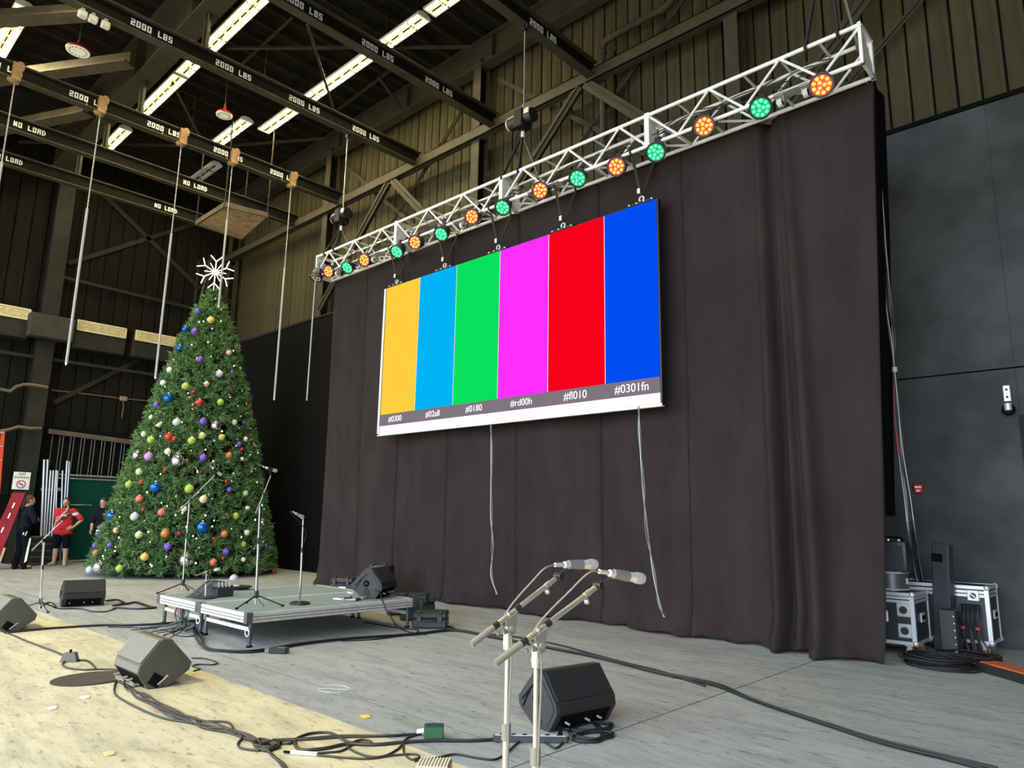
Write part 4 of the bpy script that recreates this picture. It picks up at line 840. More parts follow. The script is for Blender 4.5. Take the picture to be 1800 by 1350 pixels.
def stand(label, base, top, tail, head, mic, m_, kind='tripod', r=0.27, rod=0.009, a0=0.4, cable=True, mics=1.0, group='microphone stands on the stage', cm=None, detail=False):
    t = thing('microphone_stand', label, 'microphone stand', base, group=group); o = V(base)
    L = lambda p: V(p)-o
    top = L(top); z0 = V((0, 0, 0))
    if kind == 'tripod': tripod(t, z0, r, 0.13, m_gun if not detail else m_, 3, a0)
    else: MB().lathe([(0.13, 0.0), (0.13, 0.018), (0.10, 0.03), (0.02, 0.034)], 28).build('round_base', m_gun, t, True)
    d = (top-z0)
    MB().cyl(V((0, 0, 0.03)), d*0.62, rod*1.35, n=18).build('lower_tube', m_, t, True); MB().cyl(d*0.6, top, rod, n=18).build('upper_tube', m_, t, True)
    MB().cyl(d*0.60, d*0.66, rod*1.9, n=10).build('height_clutch', m_gun if not detail else m_plast, t, True)
    if tail is not None:
        tail = L(tail); head = L(head); dr = (head-tail).normalized(); k = (top-tail).dot(dr); near = tail+dr*k
        MB().cyl(tail+dr*0.0, head, rod*(0.8 if not detail else 1.0), n=18).build('boom', m_, t, True); MB().cyl(tail-dr*0.05, tail+dr*0.09, rod*1.3, rod*1.3, n=10).build('boom_counterweight', m_plast, t, True)
        MB().sph(near, 0.019 if not detail else 0.016, 10, 7).build('boom_clutch', m_gun if not detail else m_plast, t, True)
        if detail:
            x = dr.cross(V((0, 0, 1))).normalized()
            for s in (-1, 1): MB().add([near+x*s*0.017+dr*0.035-V((0, 0, 0.0)), near+x*s*0.017-dr*0.035, near+x*s*0.017+V((0, 0, -0.075))-dr*0.008, near+x*s*0.017+V((0, 0, -0.082))+dr*0.02, near+x*s*0.022+dr*0.035, near+x*s*0.022-dr*0.035, near+x*s*0.022+V((0, 0, -0.075))-dr*0.008, near+x*s*0.022+V((0, 0, -0.082))+dr*0.02], [(0,1,2,3), (7,6,5,4), (0,4,5,1), (1,5,6,2), (2,6,7,3), (3,7,4,0)]).build('pivot_plate', m_plast, t)
            MB().cyl(near+x*0.03+V((0, 0, -0.05)), near-x*0.03+V((0, 0, -0.05)), 0.011, n=10).build('pivot_bolt', m_chrome, t, True)
            for q in (-0.075, 0.05): MB().cyl(near+dr*(q-0.014), near+dr*(q+0.014), 0.0145, n=12).build('boom_collar', m_gun, t, True)
            kn = head-dr*0.07; MB().cyl(kn-dr*0.014, kn+dr*0.016, 0.0125, n=12).build('boom_collar', m_chrome, t, True); MB().sph(kn+V((0, 0, -0.028)), 0.0125, 10, 7).build('tightening_knob', m_chrome, t, True)
            MB().sph(near-dr*0.06+V((0, 0, -0.04)), 0.010, 8, 6).build('tightening_knob', m_plast, t, True)
            MB().cyl(top*0.93, top, rod*1.9, n=12).build('neck_sleeve', m_, t, True); MB().cyl(top*0.955-V((0, 0, 0.006)), top*0.955+V((0, 0, 0.006)), rod*2.05, n=12).build('cable_tie', m_pale, t, True)
            cl = head; MB().cyl(cl-dr*0.02, cl+dr*0.028, 0.0115, n=10).build('clip_base', m_gun, t, True)
        mt = L(mic[1]); mb0 = L(mic[0]); dm = (mt-mb0).normalized()
        tm = bpy.data.objects.new('tmp', None)
        M_ = bpy.data.objects.new('microphone', None); bpy.data.objects.remove(tm)
        bpy.data.objects.remove(M_)
        micro(t, mb0, mt, s=mics)
        clp = mt-dm*0.125*mics
        MB().cyl(clp-dm*0.035*mics, clp+dm*0.04*mics, 0.0195*mics, 0.0222*mics, 12).build('mic_clip', m_gun if not detail else m_plast, t, True)
        MB().bar(head, clp+V((0, 0, -0.008)), 0.012, 0.022).build('clip_hinge', m_gun, t)
        if detail: MB().cyl(head+V((0.018, 0, 0.0)), head-V((0.018, 0, 0)), 0.016, n=12).build('clip_pivot', m_gun, t, True)
        pl = mt-dm*0.235*mics
        if cable:
            c_ = [pl, pl-dm*0.05+V((0, 0, -0.012)), pl.lerp(near, 0.45)+V((0, 0, -0.05 if not detail else 0.035)), near-dr*0.02+V((0, 0, 0.012)), near+V((0.018, 0, -0.10)), near*0.5+V((0.02, -0.012, 0.05)), V((0.03, 0, 0.16)), V((0.12, 0.05, 0.01))]
            MB().tube(smoothpath(c_, 6), 0.0042 if not detail else 0.0038, 6).build('mic_cable', cm or m_cable, t, True)
    else:
        mb0, mt = L(mic[0]), L(mic[1]); dm = (mt-mb0).normalized(); micro(t, mb0, mt, s=mics)
        MB().tube(smoothpath([top, top+V((0, 0, 0.04)), mt-dm*0.12], 4), 0.008, 7).build('gooseneck', m_, t, True)
        pl = mt-dm*0.23
        MB().tube(smoothpath([pl, pl-dm*0.05+V((0, 0, -0.03)), top*0.85+V((0.04, 0.02, 0)), top*0.6+V((-0.02, 0, 0)), top*0.35+V((0.025, 0, 0)), V((0.03, -0.03, 0.10)), V((0.2, -0.1, 0.01))], 6), 0.005, 6).build('mic_cable', m_cable, t, True)
    return t
b1 = (-10.735,4.537,0.39)
stand('boom microphone stand on the platform corner, its tip against the tree', b1, (-10.743,4.518,1.671), (-10.507,4.307,1.577), (-10.449,4.722,2.075), ((-10.421,4.645,2.204), (-10.443,4.821,2.089)), m_pale, r=0.33)
stand('boom microphone stand with a drooping cable on the platform, second from the tree', (-8.669,4.594,0.39), (-8.69,4.554,1.664), (-8.421,4.383,1.576), (-8.67,4.662,2.026), ((-8.608,4.556,2.12), (-8.655,4.729,2.088)), m_pale, r=0.33, a0=0.9)
stand('straight microphone stand on a round base, its cable wound round the pole', (-8.536,5.136,0.39), (-8.552,5.109,1.477), None, None, ((-8.399,4.897,1.55), (-8.467,5.057,1.493)), m_pale, kind='round')
stand('short boom stand with a small microphone among connectors on the platform', (-9.861,4.489,0.39), (-9.867,4.475,0.72), (-9.835,4.361,0.712), (-9.839,4.531,0.742), ((-9.866,4.466,0.735), (-9.819,4.639,0.776)), m_pale, kind='round', cable=False)
stand('tall boom microphone stand at the sunlit floor edge, in front of the people', (-13.084,3.376,0), (-13.097,3.324,1.036), (-12.906,3.157,0.961), (-12.895,3.48,1.373), ((-12.9,3.458,1.443), (-12.86,3.681,1.482)), m_pale, r=0.33, a0=0.1, cm=m_cablew, group='tall stand')
# the two foreground stands
fr = dict(kind='tripod', r=0.30, detail=True, rod=0.0105, mics=1.0, group='foreground microphone stands', cm=m_plast)
bR = (-1.895,2.181,1.072); bL = (-2.148,2.287,1.093)
stand('foreground chrome boom stand with a silver microphone, nearest the camera', (bR[0]-0.0, bR[1], 0), (-1.897,2.183,1.057), (-1.881,1.991,1.049), (-1.787,2.438,1.281), ((-1.766,2.387,1.343), (-1.696,2.63,1.303)), m_chrome, a0=0.2, **fr)
stand('foreground chrome boom stand with a silver microphone, farther of the pair', (bL[0], bL[1], 0), (-2.15,2.289,1.079), (-2.125,2.104,1.073), (-2.046,2.498,1.297), ((-2.039,2.435,1.348), (-1.981,2.686,1.345)), m_chrome, a0=0.9, **fr)

# ================================================================= road cases beside the drape
m_lam = mat('case_laminate', (0.028, 0.032, 0.036), 0.42, var=0.15, vscale=3); m_trim = mat('case_aluminium', (0.74, 0.77, 0.80), 0.32, 0.4); m_ball = mat('case_corner', (0.78, 0.80, 0.82), 0.3, 0.5)
def road_case(label, loc, size, rz=0.0, casters=True, latches=1, marks=False):
    w, d, h = size; t = thing('road_case', label, 'road case', loc, rz); z0 = 0.13 if casters else 0.0
    MB().box((0, 0, z0+h/2), (w-0.01, d-0.01, h-0.01)).build('body', m_lam, t)
    e = 0.038
    for sx in (-1, 1):
        for sy in (-1, 1): MB().box((sx*(w/2-e/2), sy*(d/2-e/2), z0+h/2), (e+0.008, e+0.008, h-0.02)).build('edge_trim', m_trim, t)
    zl = z0+h*0.86
    for zz in (z0+e/2, z0+h-e/2, zl-0.022, zl+0.022):
        for s in (-1, 1):
            MB().box((0, s*(d/2-e/4), zz), (w-0.04, e/2+0.006, e if abs(zz-zl) > 0.03 else 0.03)).build('edge_trim', m_trim, t)
            MB().box((s*(w/2-e/4), 0, zz), (e/2+0.006, d-0.04, e if abs(zz-zl) > 0.03 else 0.03)).build('edge_trim', m_trim, t)
    for sx in (-1, 1):
        for sy in (-1, 1):
            for zz in (z0+0.02, z0+h-0.02): MB().sph((sx*(w/2-0.014), sy*(d/2-0.014), zz), 0.036, 10, 7).build('ball_corner', m_ball, t, True)
    for k in range(latches):
        x = w/2-0.16 if latches == 1 else (-w/4+k*w/2)
        l = MB().rbox((x, -d/2-0.004, zl-0.02), (0.13, 0.02, 0.13), 0.008).build('butterfly_latch', m_trim, t); MB().cyl((x, -d/2-0.012, zl-0.02), (x, -d/2-0.022, zl-0.02), 0.035, n=14).build('latch_disc', m_lam, l); MB().box((x, -d/2-0.026, zl-0.02), (0.06, 0.01, 0.014), RY(0.6)).build('latch_key', m_trim, l)
    hd = MB().rbox((w/2+0.004, 0, z0+h*0.5), (0.02, 0.17, 0.11), 0.006).build('recessed_handle', m_trim, t); MB().box((w/2+0.012, 0, z0+h*0.5), (0.012, 0.12, 0.05)).build('grip', m_black, hd)
    if casters:
        for sx in (-1, 1):
            for sy in (-1, 1):
                c = MB().box((sx*(w/2-0.1), sy*(d/2-0.1), 0.115), (0.09, 0.09, 0.015)).box((sx*(w/2-0.1), sy*(d/2-0.1)-0.028, 0.085), (0.05, 0.006, 0.06)).box((sx*(w/2-0.1), sy*(d/2-0.1)+0.028, 0.085), (0.05, 0.006, 0.06)).build('caster', m_trim, t); MB().cyl((sx*(w/2-0.1), sy*(d/2-0.1)-0.02, 0.05), (sx*(w/2-0.1), sy*(d/2-0.1)+0.02, 0.05), 0.05, n=16).build('wheel', mat('caster_brown', (0.30, 0.14, 0.07), 0.5), c, True)
    if marks:
        for zz in (z0+0.16, z0+0.40):
            p = MB().rbox((w/2-0.115, -d/2-0.006, zz), (0.15, 0.02, 0.16), 0.01).build('butterfly_latch', m_trim, t); MB().cyl((w/2-0.115, -d/2-0.015, zz), (w/2-0.115, -d/2-0.024, zz), 0.045, n=14).build('latch_disc', m_lam, p)
        lb = MB().rbox((-0.03, -d/2-0.004, z0+h*0.52), (0.20, 0.012, 0.13), 0.01).build('label_plate', m_white, t); MB().box((-0.03, -d/2-0.012, z0+h*0.52), (0.15, 0.004, 0.085)).build('label_slot', m_lam, lb)
        MB().box((-0.03, -d/2-0.015, z0+h*0.53), (0.12, 0.003, 0.02)).build('label_line', m_white, lb)
        text_mesh('S', 0.13, 'painted_letter', m_white, T(-0.20, -d/2-0.007, z0+h*0.80) @ RX(math.pi/2), t)
        tri = [(-0.29, z0+0.10), (-0.10, z0+0.10), (-0.22, z0+0.30)]
        for a, b in ((0, 1), (1, 2), (2, 0)): MB().bar((tri[a][0], -d/2-0.006, tri[a][1]), (tri[b][0], -d/2-0.006, tri[b][1]), 0.004, 0.012, (0, 0, 1) if a == 0 else (1, 0, 0)).build('warning_mark', m_white, t)
    return t
road_case('black road case with bright latches half behind the drape edge', (-2.86, 10.06, 0), (0.72, 0.66, 0.60), 0.0, True, 0, True)
road_case('long black road case with silver edges against the back wall', (-2.36, 10.80, 0), (0.98, 0.56, 0.68), 0.0, True, 1)
# drum-like grey tub and black monitor on the case
t = thing('equipment_tub', 'grey steel tub standing on the latched road case', 'tub', (-2.80, 9.98, 0.735)); MB().cyl((0, 0, 0), (0, 0, 0.22), 0.2, n=20).build('shell', mat('tub_grey', (0.13, 0.13, 0.14), 0.35, 0.5), t, True); MB().torus((0, 0, 0.22), 0.2, 0.012).build('rim', m_trim, t, True); MB().torus((0, 0, 0.02), 0.2, 0.010).build('rim', m_trim, t, True); MB().box((0.2, -0.05, 0.12), (0.02, 0.05, 0.07)).build('clasp', m_trim, t)
t = thing('equipment_box', 'black moulded equipment box on top of the grey tub', 'box', (-2.80, 9.98, 0.957)); MB().rbox((0, 0, 0.19), (0.48, 0.30, 0.38), 0.03, seg=2).build('shell', m_lam, t, True); MB().rbox((0, -0.15, 0.18), (0.40, 0.015, 0.30), 0.005).build('front_panel', mat('box_panel', (0.045, 0.052, 0.062), 0.35), t)
MB().tube(smoothpath([(-0.1, 0, 0.385), (-0.06, 0, 0.42), (0.14, 0, 0.42), (0.18, 0, 0.385)], 4), 0.012, 6).build('handle', m_black, t)
for k in range(2): MB().cyl((0.02+0.12*k, -0.05, 0.38), (0.02+0.12*k, -0.05, 0.40), 0.02, n=8).build('knob', m_trim, t)
t = thing('column_speaker', 'tall slim black speaker leaning behind the road cases', 'speaker', (-2.37, 10.43, 0.0)); t.rotation_euler = (0.0, 0.06, -0.25)
MB().rbox((0, 0, 0.67), (0.21, 0.14, 1.3), 0.02).build('cabinet', mat('speaker_slate', (0.040, 0.046, 0.054), 0.45), t); MB().rbox((-0.03, -0.073, 1.14), (0.13, 0.01, 0.10), 0.01).build('handle_recess', m_black, t)
t = thing('rack_case', 'black studded rack case standing between the two road cases', 'rack', (-2.24, 10.20, 0.0)); MB().rbox((0, 0, 0.27), (0.18, 0.22, 0.54), 0.01).build('shell', m_lam, t)
for k in range(6):
    MB().cyl((0.07, -0.112, 0.07+0.08*k), (0.07, -0.12, 0.07+0.08*k), 0.008, n=6).build('rivet', m_trim, t)
t = thing('cable_hank', 'hank of black cables with red ties hanging on the long road case', 'cable hank', (-2.07, 10.42, 0.0))
rng = random.Random(4)
MB().box((0, 0.07, 0.56), (0.2, 0.03, 0.06)).build('hook_bar', m_black, t)
for k in range(12):
    x = -0.1+0.018*k; MB().tube(smoothpath([(x, 0.05, 0.58), (x+rng.uniform(-.02, .02), -0.01, 0.45), (x+rng.uniform(-.03, .03), 0.0, 0.25), (x+rng.uniform(-.08, .08), -0.03, 0.03), (x+rng.uniform(-.3, .3), -0.3, 0.015)], 5), 0.010, 5).build('strand', m_cable, t)
for x in (-0.07, 0.08): MB().box((x, -0.02, 0.32), (0.04, 0.05, 0.03)).build('red_tie', m_cabr, t)
# cable coils on the floor
for i, (c, r, n_, lab) in enumerate((((-2.21,9.387,0), 0.36, 9, 'loose black cable coil on the floor below the road case'), ((-2.038,9.912,-0), 0.34, 8, 'loose black cable coil on the floor beside the cable ramp'))):
    t = thing('cable_coil', lab, 'cable coil', (c[0], c[1], 0)); rng = random.Random(20+i)
    for k in range(n_):
        rr = r*(0.75+0.3*rng.random()); ex = rng.uniform(0.75, 1.0); ph = rng.uniform(0, 6.28); ox, oy = rng.uniform(-.06, .06), rng.uniform(-.06, .06); zz = 0.012+0.011*k
        pts = [(ox+rr*math.cos(ph+a*0.2856), oy+rr*ex*math.sin(ph+a*0.2856), zz+0.006*math.sin(a*1.3)) for a in range(23)]
        MB().tube(pts, 0.011, 6).build('loop', m_cable, t, True)
# orange cable ramp
t = thing('cable_ramp', 'black and orange rubber cable ramp at the picture edge', 'cable ramp', (-1.15, 9.12, 0), math.radians(-42))
MB().prism([(-0.27, 0.0), (0.27, 0.0), (0.12, 0.06), (-0.12, 0.06)], -0.85, 0.75).build('rubber_base', mat('rubber_black', (0.02, 0.02, 0.021), 0.8, bump=0.5, bscale=60), t); MB().rbox((-0.05, 0, 0.066), (1.58, 0.24, 0.016), 0.004).build('orange_lid', mat('ramp_orange', (0.62, 0.13, 0.04), 0.6, var=0.2, vscale=30, bump=0.5, bscale=70), t)
# wall fittings
t = thing('fire_alarm', 'small red fire alarm pull box on the grey wall', 'alarm', (-2.707,11.3,2.039)); MB().rbox((0, -0.03, 0), (0.12, 0.06, 0.12), 0.01).build('box', mat('alarm_red', (0.60, 0.02, 0.03), 0.35), t); MB().box((0, -0.062, 0.02), (0.085, 0.008, 0.03)).build('label', m_white, t); MB().box((0.0, -0.066, -0.03), (0.05, 0.016, 0.03)).build('pull_handle', m_white, t)
t = thing('wall_bracket', 'pale bracket with a hook on the grey wall above the doorway', 'bracket', (-1.56,11.3,3.177)); mbk = mat('galvanised', (0.62, 0.68, 0.72), 0.4, 0.4)
MB().rbox((0, -0.02, 0.10), (0.085, 0.03, 0.22), 0.008).build('plate', mbk, t); MB().cyl((0, -0.05, -0.04), (0, -0.05, -0.13), 0.045, n=12).build('lamp_head', mbk, t, True); MB().torus((0, -0.05, -0.12), 0.06, 0.02, RX(math.pi/2), 16).build('hook_ring', m_black, t)
for zz in (0.05, 0.15): MB().cyl((0, -0.04, zz), (0, -0.03, zz), 0.016, n=8).build('bolt', m_steel, t)
# ================================================================= moulded latch cases around the platform
def latch_case(label, loc, size, rz, white=False):
    w, d, h = size; t = thing('latch_case', label, 'equipment case', loc, rz); mm = mat('moulded_case', (0.020, 0.024, 0.024), 0.45)
    MB().rbox((0, 0, h*0.30), (w, d, h*0.6), 0.02).build('base', mm, t); MB().rbox((0, 0, h*0.80), (w, d, h*0.38), 0.02).build('lid', mm, t)
    for x in (-w*0.3, w*0.3):
        MB().rbox((x, -d/2-0.012, h*0.62), (0.07, 0.03, h*0.42), 0.008).build('latch', m_lam, t); MB().box((x, -d/2+0.02, h+0.008), (0.05, 0.07, 0.02)).build('rib', mm, t)
    MB().tube(smoothpath([(-0.08, -d/2, h*0.5), (-0.07, -d/2-0.04, h*0.5), (0.07, -d/2-0.04, h*0.5), (0.08, -d/2, h*0.5)], 4), 0.012, 6).build('handle', m_lam, t)
    if white: MB().box((0.03, -d/2-0.006, h*0.2), (0.15, 0.006, 0.05)).build('label', m_white, t)
    return t
latch_case('black latched case lying behind the platform wedge', (-13.032,8.887,0), (0.5, 0.4, 0.24), 0.5, True)
latch_case('black latched case standing on end behind the platform wedge', (-11.255,8.457,0), (0.42, 0.3, 0.62), 0.5)
latch_case('wide black equipment case behind the platform corner', (-9.286,7.6,0), (0.75, 0.45, 0.30), 0.9)
latch_case('black latched case on the floor beside the platform, lower one', (-7.994,6.913,-0), (0.48, 0.38, 0.22), 0.75)
latch_case('black latched case tucked under the platform corner', (-8.754,7.236,0), (0.4, 0.32, 0.38), 0.75)
# ================================================================= small floor and platform items
t = thing('direct_box', 'small green metal box with cables at the shadow edge', 'direct box', (-4.061,3.577,0), math.radians(48)); MB().rbox((0, 0, 0.045), (0.14, 0.12, 0.09), 0.006).build('shell', mat('box_green', (0.030, 0.110, 0.045), 0.4), t); MB().box((0, 0, 0.092), (0.12, 0.09, 0.004)).build('top_plate', mat('box_navy', (0.03, 0.05, 0.09), 0.3), t); MB().cyl((-0.07, 0, 0.05), (-0.12, 0, 0.045), 0.012, n=8).build('plug', m_trim, t); MB().cyl((-0.07, 0.035, 0.05), (-0.12, 0.035, 0.045), 0.012, n=8).build('plug', m_trim, t)
t = thing('power_strip', 'long grey power strip on the floor before the wedge monitor', 'power strip', (-3.546,4.025,-0), math.radians(43)); MB().rbox((0, 0, 0.022), (0.52, 0.06, 0.044), 0.006).build('housing', mat('strip_grey', (0.05, 0.055, 0.065), 0.4), t); MB().box((0, 0, 0.0455), (0.50, 0.045, 0.004)).build('top_face', m_trim, t)
for k in range(6): MB().box((-0.2+0.08*k, 0, 0.048), (0.03, 0.025, 0.004)).build('socket', m_black, t)
MB().rbox((0.21, 0, 0.075), (0.03, 0.03, 0.06), 0.005).build('plug', m_black, t)
t = thing('power_adapter', 'black power adapter on the floor in front of the platform', 'adapter', (-7.633,4.37,0), 0.7); MB().rbox((0, 0, 0.03), (0.2, 0.12, 0.06), 0.01).build('shell', m_lam, t); MB().box((-0.12, 0, 0.03), (0.06, 0.07, 0.045)).build('plug', m_plast, t); MB().box((0.03, 0, 0.062), (0.09, 0.07, 0.003)).build('label', m_plast, t)
t = thing('socket_block', 'grey mains socket block on its cable on the sunlit floor', 'socket block', (-8.615,2.556,0), 1.0); MB().add([(-0.08, -0.05, 0), (0.08, -0.05, 0), (0.08, 0.05, 0), (-0.08, 0.05, 0), (-0.05, -0.045, 0.09), (0.05, -0.045, 0.09), (0.05, 0.045, 0.09), (-0.05, 0.045, 0.09)], [(3,2,1,0), (4,5,6,7), (0,1,5,4), (1,2,6,5), (2,3,7,6), (3,0,4,7)]).build('shell', mat('socket_grey', (0.12, 0.115, 0.125), 0.5), t); MB().cyl((0, 0, 0.09), (0, 0, 0.12), 0.012, n=6).build('stub', m_black, t)
t = thing('snake_box', 'black cable snake box bristling with connectors on the platform edge', 'snake box', (-10.044,4.706,0.39), 0.1); MB().rbox((0, 0.05, 0.06), (0.34, 0.26, 0.12), 0.01).build('shell', m_lam, t); MB().box((0, 0.05, 0.123), (0.3, 0.2, 0.006)).build('panel', m_black, t)
for k in range(20):
    x, y = -0.13+0.065*(k % 5), -0.03+0.055*(k//5); c = MB().cyl((x, y, 0.12), (x+0.01, y-0.02, 0.20), 0.012, n=8).build('connector', m_trim if k != 7 else m_cabr, t)
rng = random.Random(9)
for k in range(16):
    x = -0.14+0.018*k; e = V((rng.uniform(-0.15, 0.5), rng.uniform(-0.75, -0.45), -DZ+0.012))
    MB().tube(smoothpath([(x, rng.uniform(-0.02, 0.12), 0.19), (x+rng.uniform(-.02, .02), -0.06, 0.20), (x+rng.uniform(-.03, .03), -0.22, 0.07), (x+rng.uniform(-.04, .06), -0.43, -0.05), (x*1.2+rng.uniform(-.05, .08), -0.46, -0.22), e*0.85+V((0, 0, 0.0)), e+V((rng.uniform(-.3, .2), rng.uniform(-.25, -0.05), 0))], 5), 0.0065, 5).build('tail_cable', m_cable if k % 3 else mat('grey_cable', (0.18, 0.18, 0.19), 0.5), t)
t = thing('cable_coil', 'small flat coil of dark cable lying on the far part of the platform', 'cable coil', (-10.712,5.375,0.39))
for k in range(6): MB().torus((0.01*k, 0, 0.008+0.008*k), 0.13+0.008*k, 0.007, None, 20, 5).build('loop', m_cable, t)
MB().box((0.03, -0.05, 0.06), (0.07, 0.06, 0.012)).build('tag', m_white, t)
spots = [(-8.548,5.73,0.39),(-8.603,5.876,0.39),(-8.386,5.829,0.39),(-8.393,5.926,0.39),(-8.502,6.115,0.39),(-8.893,6.314,0.39),(-9.097,6.297,0.39),(-8.65,6.269,0.39)]
for k, p in enumerate(spots):
    t = thing('handheld_microphone', 'dark handheld microphone lying on the platform before the wedge, %s in the cluster' % ORD[k], 'microphone', (p[0], p[1], DZ+0.02), 0.3+0.45*k, group='loose microphones on the platform')
    MB().cyl((-0.09, 0, 0), (0.05, 0, 0), 0.010, 0.017, 10).build('handle', m_gun if k % 2 else m_trim, t, True); MB().sph((0.07, 0, 0.003), (0.03, 0.023, 0.023), 10, 7).build('head', m_gun if k % 3 else m_mesh, t, True)
# chalk ring, litter
o = MB()
for (cx_, cy_, rx_) in ((0, 0, 0.16),):
    pts = [(rx_*math.cos(a*0.2618), rx_*0.8*math.sin(a*0.2618), 0.002) for a in range(25)]; o.tube(pts, 0.0022, 4); o.tube([(-0.11, -0.09, 0.002), (0.12, 0.08, 0.002)], 0.002, 4)
c = o.build('chalk_mark', mat('chalk', (0.62, 0.62, 0.60), 0.9)); c.location = (-5.786,3.886,0); tag(c, 'white chalk ring drawn on the shaded floor', 'chalk mark')
for k, (p, cl, lab) in enumerate((((-4.855,3.556,0), (0.75, 0.55, 0.05), 'scrap of yellow tape at the shadow edge'), ((-6.928,2.201,0), (0.8, 0.78, 0.72), 'white paper scrap on the sunlit floor below the sunlit wedge'), ((-6.733,1.91,0), (0.8, 0.76, 0.72), 'white paper scrap on the sunlit floor, nearer the picture edge'), ((-5.269,1.855,0), (0.45, 0.34, 0.20), 'brown leaf on the sunlit floor at the bottom'))):
    o = MB().add([(-0.05, -0.02, 0.002), (0.05, -0.03, 0.002), (0.06, 0.02, 0.006), (0.0, 0.035, 0.012), (-0.05, 0.02, 0.003), (0, 0, 0.009)], [(0,1,5), (1,2,5), (2,3,5), (3,4,5), (4,0,5)]).build('floor_scrap', mat('scrap_%d' % k, cl, 0.8)); o.location = p; tag(o, lab, 'litter')
# ribbed grey box peeking in at the bottom
t = thing('ribbed_box', 'top of a ribbed grey metal box at the bottom of the picture', 'box', (-3.453,3.052,0), math.radians(40)); zt = 0.10
MB().rbox((0, 0, zt/2), (0.20, 0.16, zt), 0.008).build('shell', mat('ribbed_grey', (0.33, 0.33, 0.31), 0.4, 0.3), t)
for k in range(10): MB().box((-0.085+0.019*k, 0, zt+0.003), (0.008, 0.15, 0.008)).build('rib', m_trim, t)
# ================================================================= floor cables
def cab(label, pts, r=0.008, m_=None, wob=0.0, n=1, cat='cable', name='floor_cable', group=None):
    t = thing(name, label, cat, (0, 0, 0), group=group); rng = random.Random(len(pts)*7+n)
    for k in range(n):
        q = [(p[0]+rng.uniform(-wob, wob), p[1]+rng.uniform(-wob, wob), p[2]+r+0.001+0.6*r*k) for p in pts]
        MB().tube(smoothpath(q, 6), r, 6).build('strand', m_ or m_cable, t, True)
    return t
cab('thick black cable run from the platform across the floor to the lower corner', [(-9.863,4.397,0),(-9.023,4.078,0),(-8.376,3.894,0),(-8.054,3.944,0),(-7.828,4.2,0),(-7.896,4.889,0),(-7.808,5.478,0),(-7.592,6.258,0),(-7.471,6.903,0),(-6.807,6.896,0),(-5.787,6.837,0),(-4.936,6.813,0),(-4.16,6.627,0),(-3.489,6.553,0),(-2.905,6.258,0),(-2.225,5.965,0),(-1.73,5.784,0),(-1.041,5.688,0)], 0.010, None, 0.035, 4)
cab('black cable beside the main run, looping near the drape', [(-8.859,7.4,0),(-7.954,7.124,0),(-7.148,6.915,0),(-6.643,7.154,0),(-5.843,7.119,0),(-4.794,6.829,0),(-4.135,6.694,0),(-3.503,6.469,0)], 0.009, None, 0.02, 2)
cab('dark cable running from the cut-off wedge to the platform leg', [(-11.003,2.493,0),(-11.022,2.817,0),(-10.995,3.066,0),(-10.865,3.599,0),(-10.648,3.855,0),(-10.515,4.253,0),(-10.531,4.653,0),(-10.333,4.976,0)], 0.012, None, 0.01, 2)
cab('thin cable curving from the sunlight edge to the platform leg', [(-10.733,3.599,0),(-10.496,3.803,0),(-10.211,3.988,0),(-9.907,4.052,0),(-9.486,3.991,0),(-9.312,4.061,0),(-9.37,4.192,0)], 0.007)
cab('cable from the cut-off wedge to the mains socket block', [(-12,2.65,0),(-11.102,2.514,0),(-10.75,2.523,0),(-10.099,2.539,0),(-9.349,2.58,0),(-8.857,2.601,0)], 0.010)
cab('cable looping from the socket block toward the sunlit wedge', [(-8.609,2.607,0),(-8.503,2.682,0),(-8.254,2.66,0),(-8.031,2.623,0)], 0.009)
cab('cable coming round the socket block along the dark shadow disc', [(-8.726,2.565,0),(-8.505,2.464,0),(-8.348,2.432,0),(-8.186,2.452,0),(-8.04,2.535,0),(-7.96,2.663,0),(-7.843,2.753,0),(-7.649,2.776,0)], 0.009)
cab('tangle of cables under the sunlit wedge', [(-7.751,2.894,0),(-7.447,2.707,0),(-7.474,2.642,0),(-7.289,2.605,0),(-7.336,2.689,0),(-7.448,2.778,0),(-7.181,2.723,0),(-7.108,2.736,0),(-7.036,2.652,0),(-7.13,2.614,0),(-7.353,2.636,0),(-7.457,2.626,0)], 0.008, mat('grey_cable', (0.18, 0.18, 0.19), 0.5), 0.03, 4)
cab('cable bowing wide from the sunlit wedge to the cable knot', [(-7.429,2.622,0),(-7.143,2.504,0),(-6.84,2.41,0),(-6.601,2.388,0),(-6.22,2.385,0),(-5.842,2.413,0),(-5.594,2.501,0),(-5.383,2.557,0)], 0.008)
cab('bundle of cables running from the sunlit wedge to the cable knot', [(-7.329,2.628,0),(-6.966,2.571,0),(-6.624,2.53,0),(-6.285,2.517,0),(-5.908,2.503,0),(-5.638,2.541,0),(-5.397,2.563,0),(-5.155,2.597,0),(-4.974,2.634,0),(-4.791,2.644,0)], 0.0065, None, 0.05, 5)
cab('cable looping beside the knot on the sunlit floor', [(-5.523,2.619,0),(-5.395,2.712,0),(-5.173,2.657,0),(-5,2.626,0),(-4.865,2.531,0),(-4.757,2.506,0),(-4.638,2.564,0)], 0.008)
cab('knot of taped cables on the sunlit floor', [(-4.888,2.632,0),(-4.75,2.652,0),(-4.742,2.714,0),(-4.702,2.598,0),(-4.6,2.604,0),(-4.633,2.704,0),(-4.812,2.676,0),(-4.742,2.59,0),(-4.627,2.643,0),(-4.661,2.728,0)], 0.008, None, 0.02, 3)
cab('cables leaving the knot out of the bottom of the picture', [(-4.652,2.616,0),(-4.487,2.575,0),(-4.398,2.558,0),(-4.239,2.516,0),(-4.038,2.447,0)], 0.009, None, 0.01, 2)
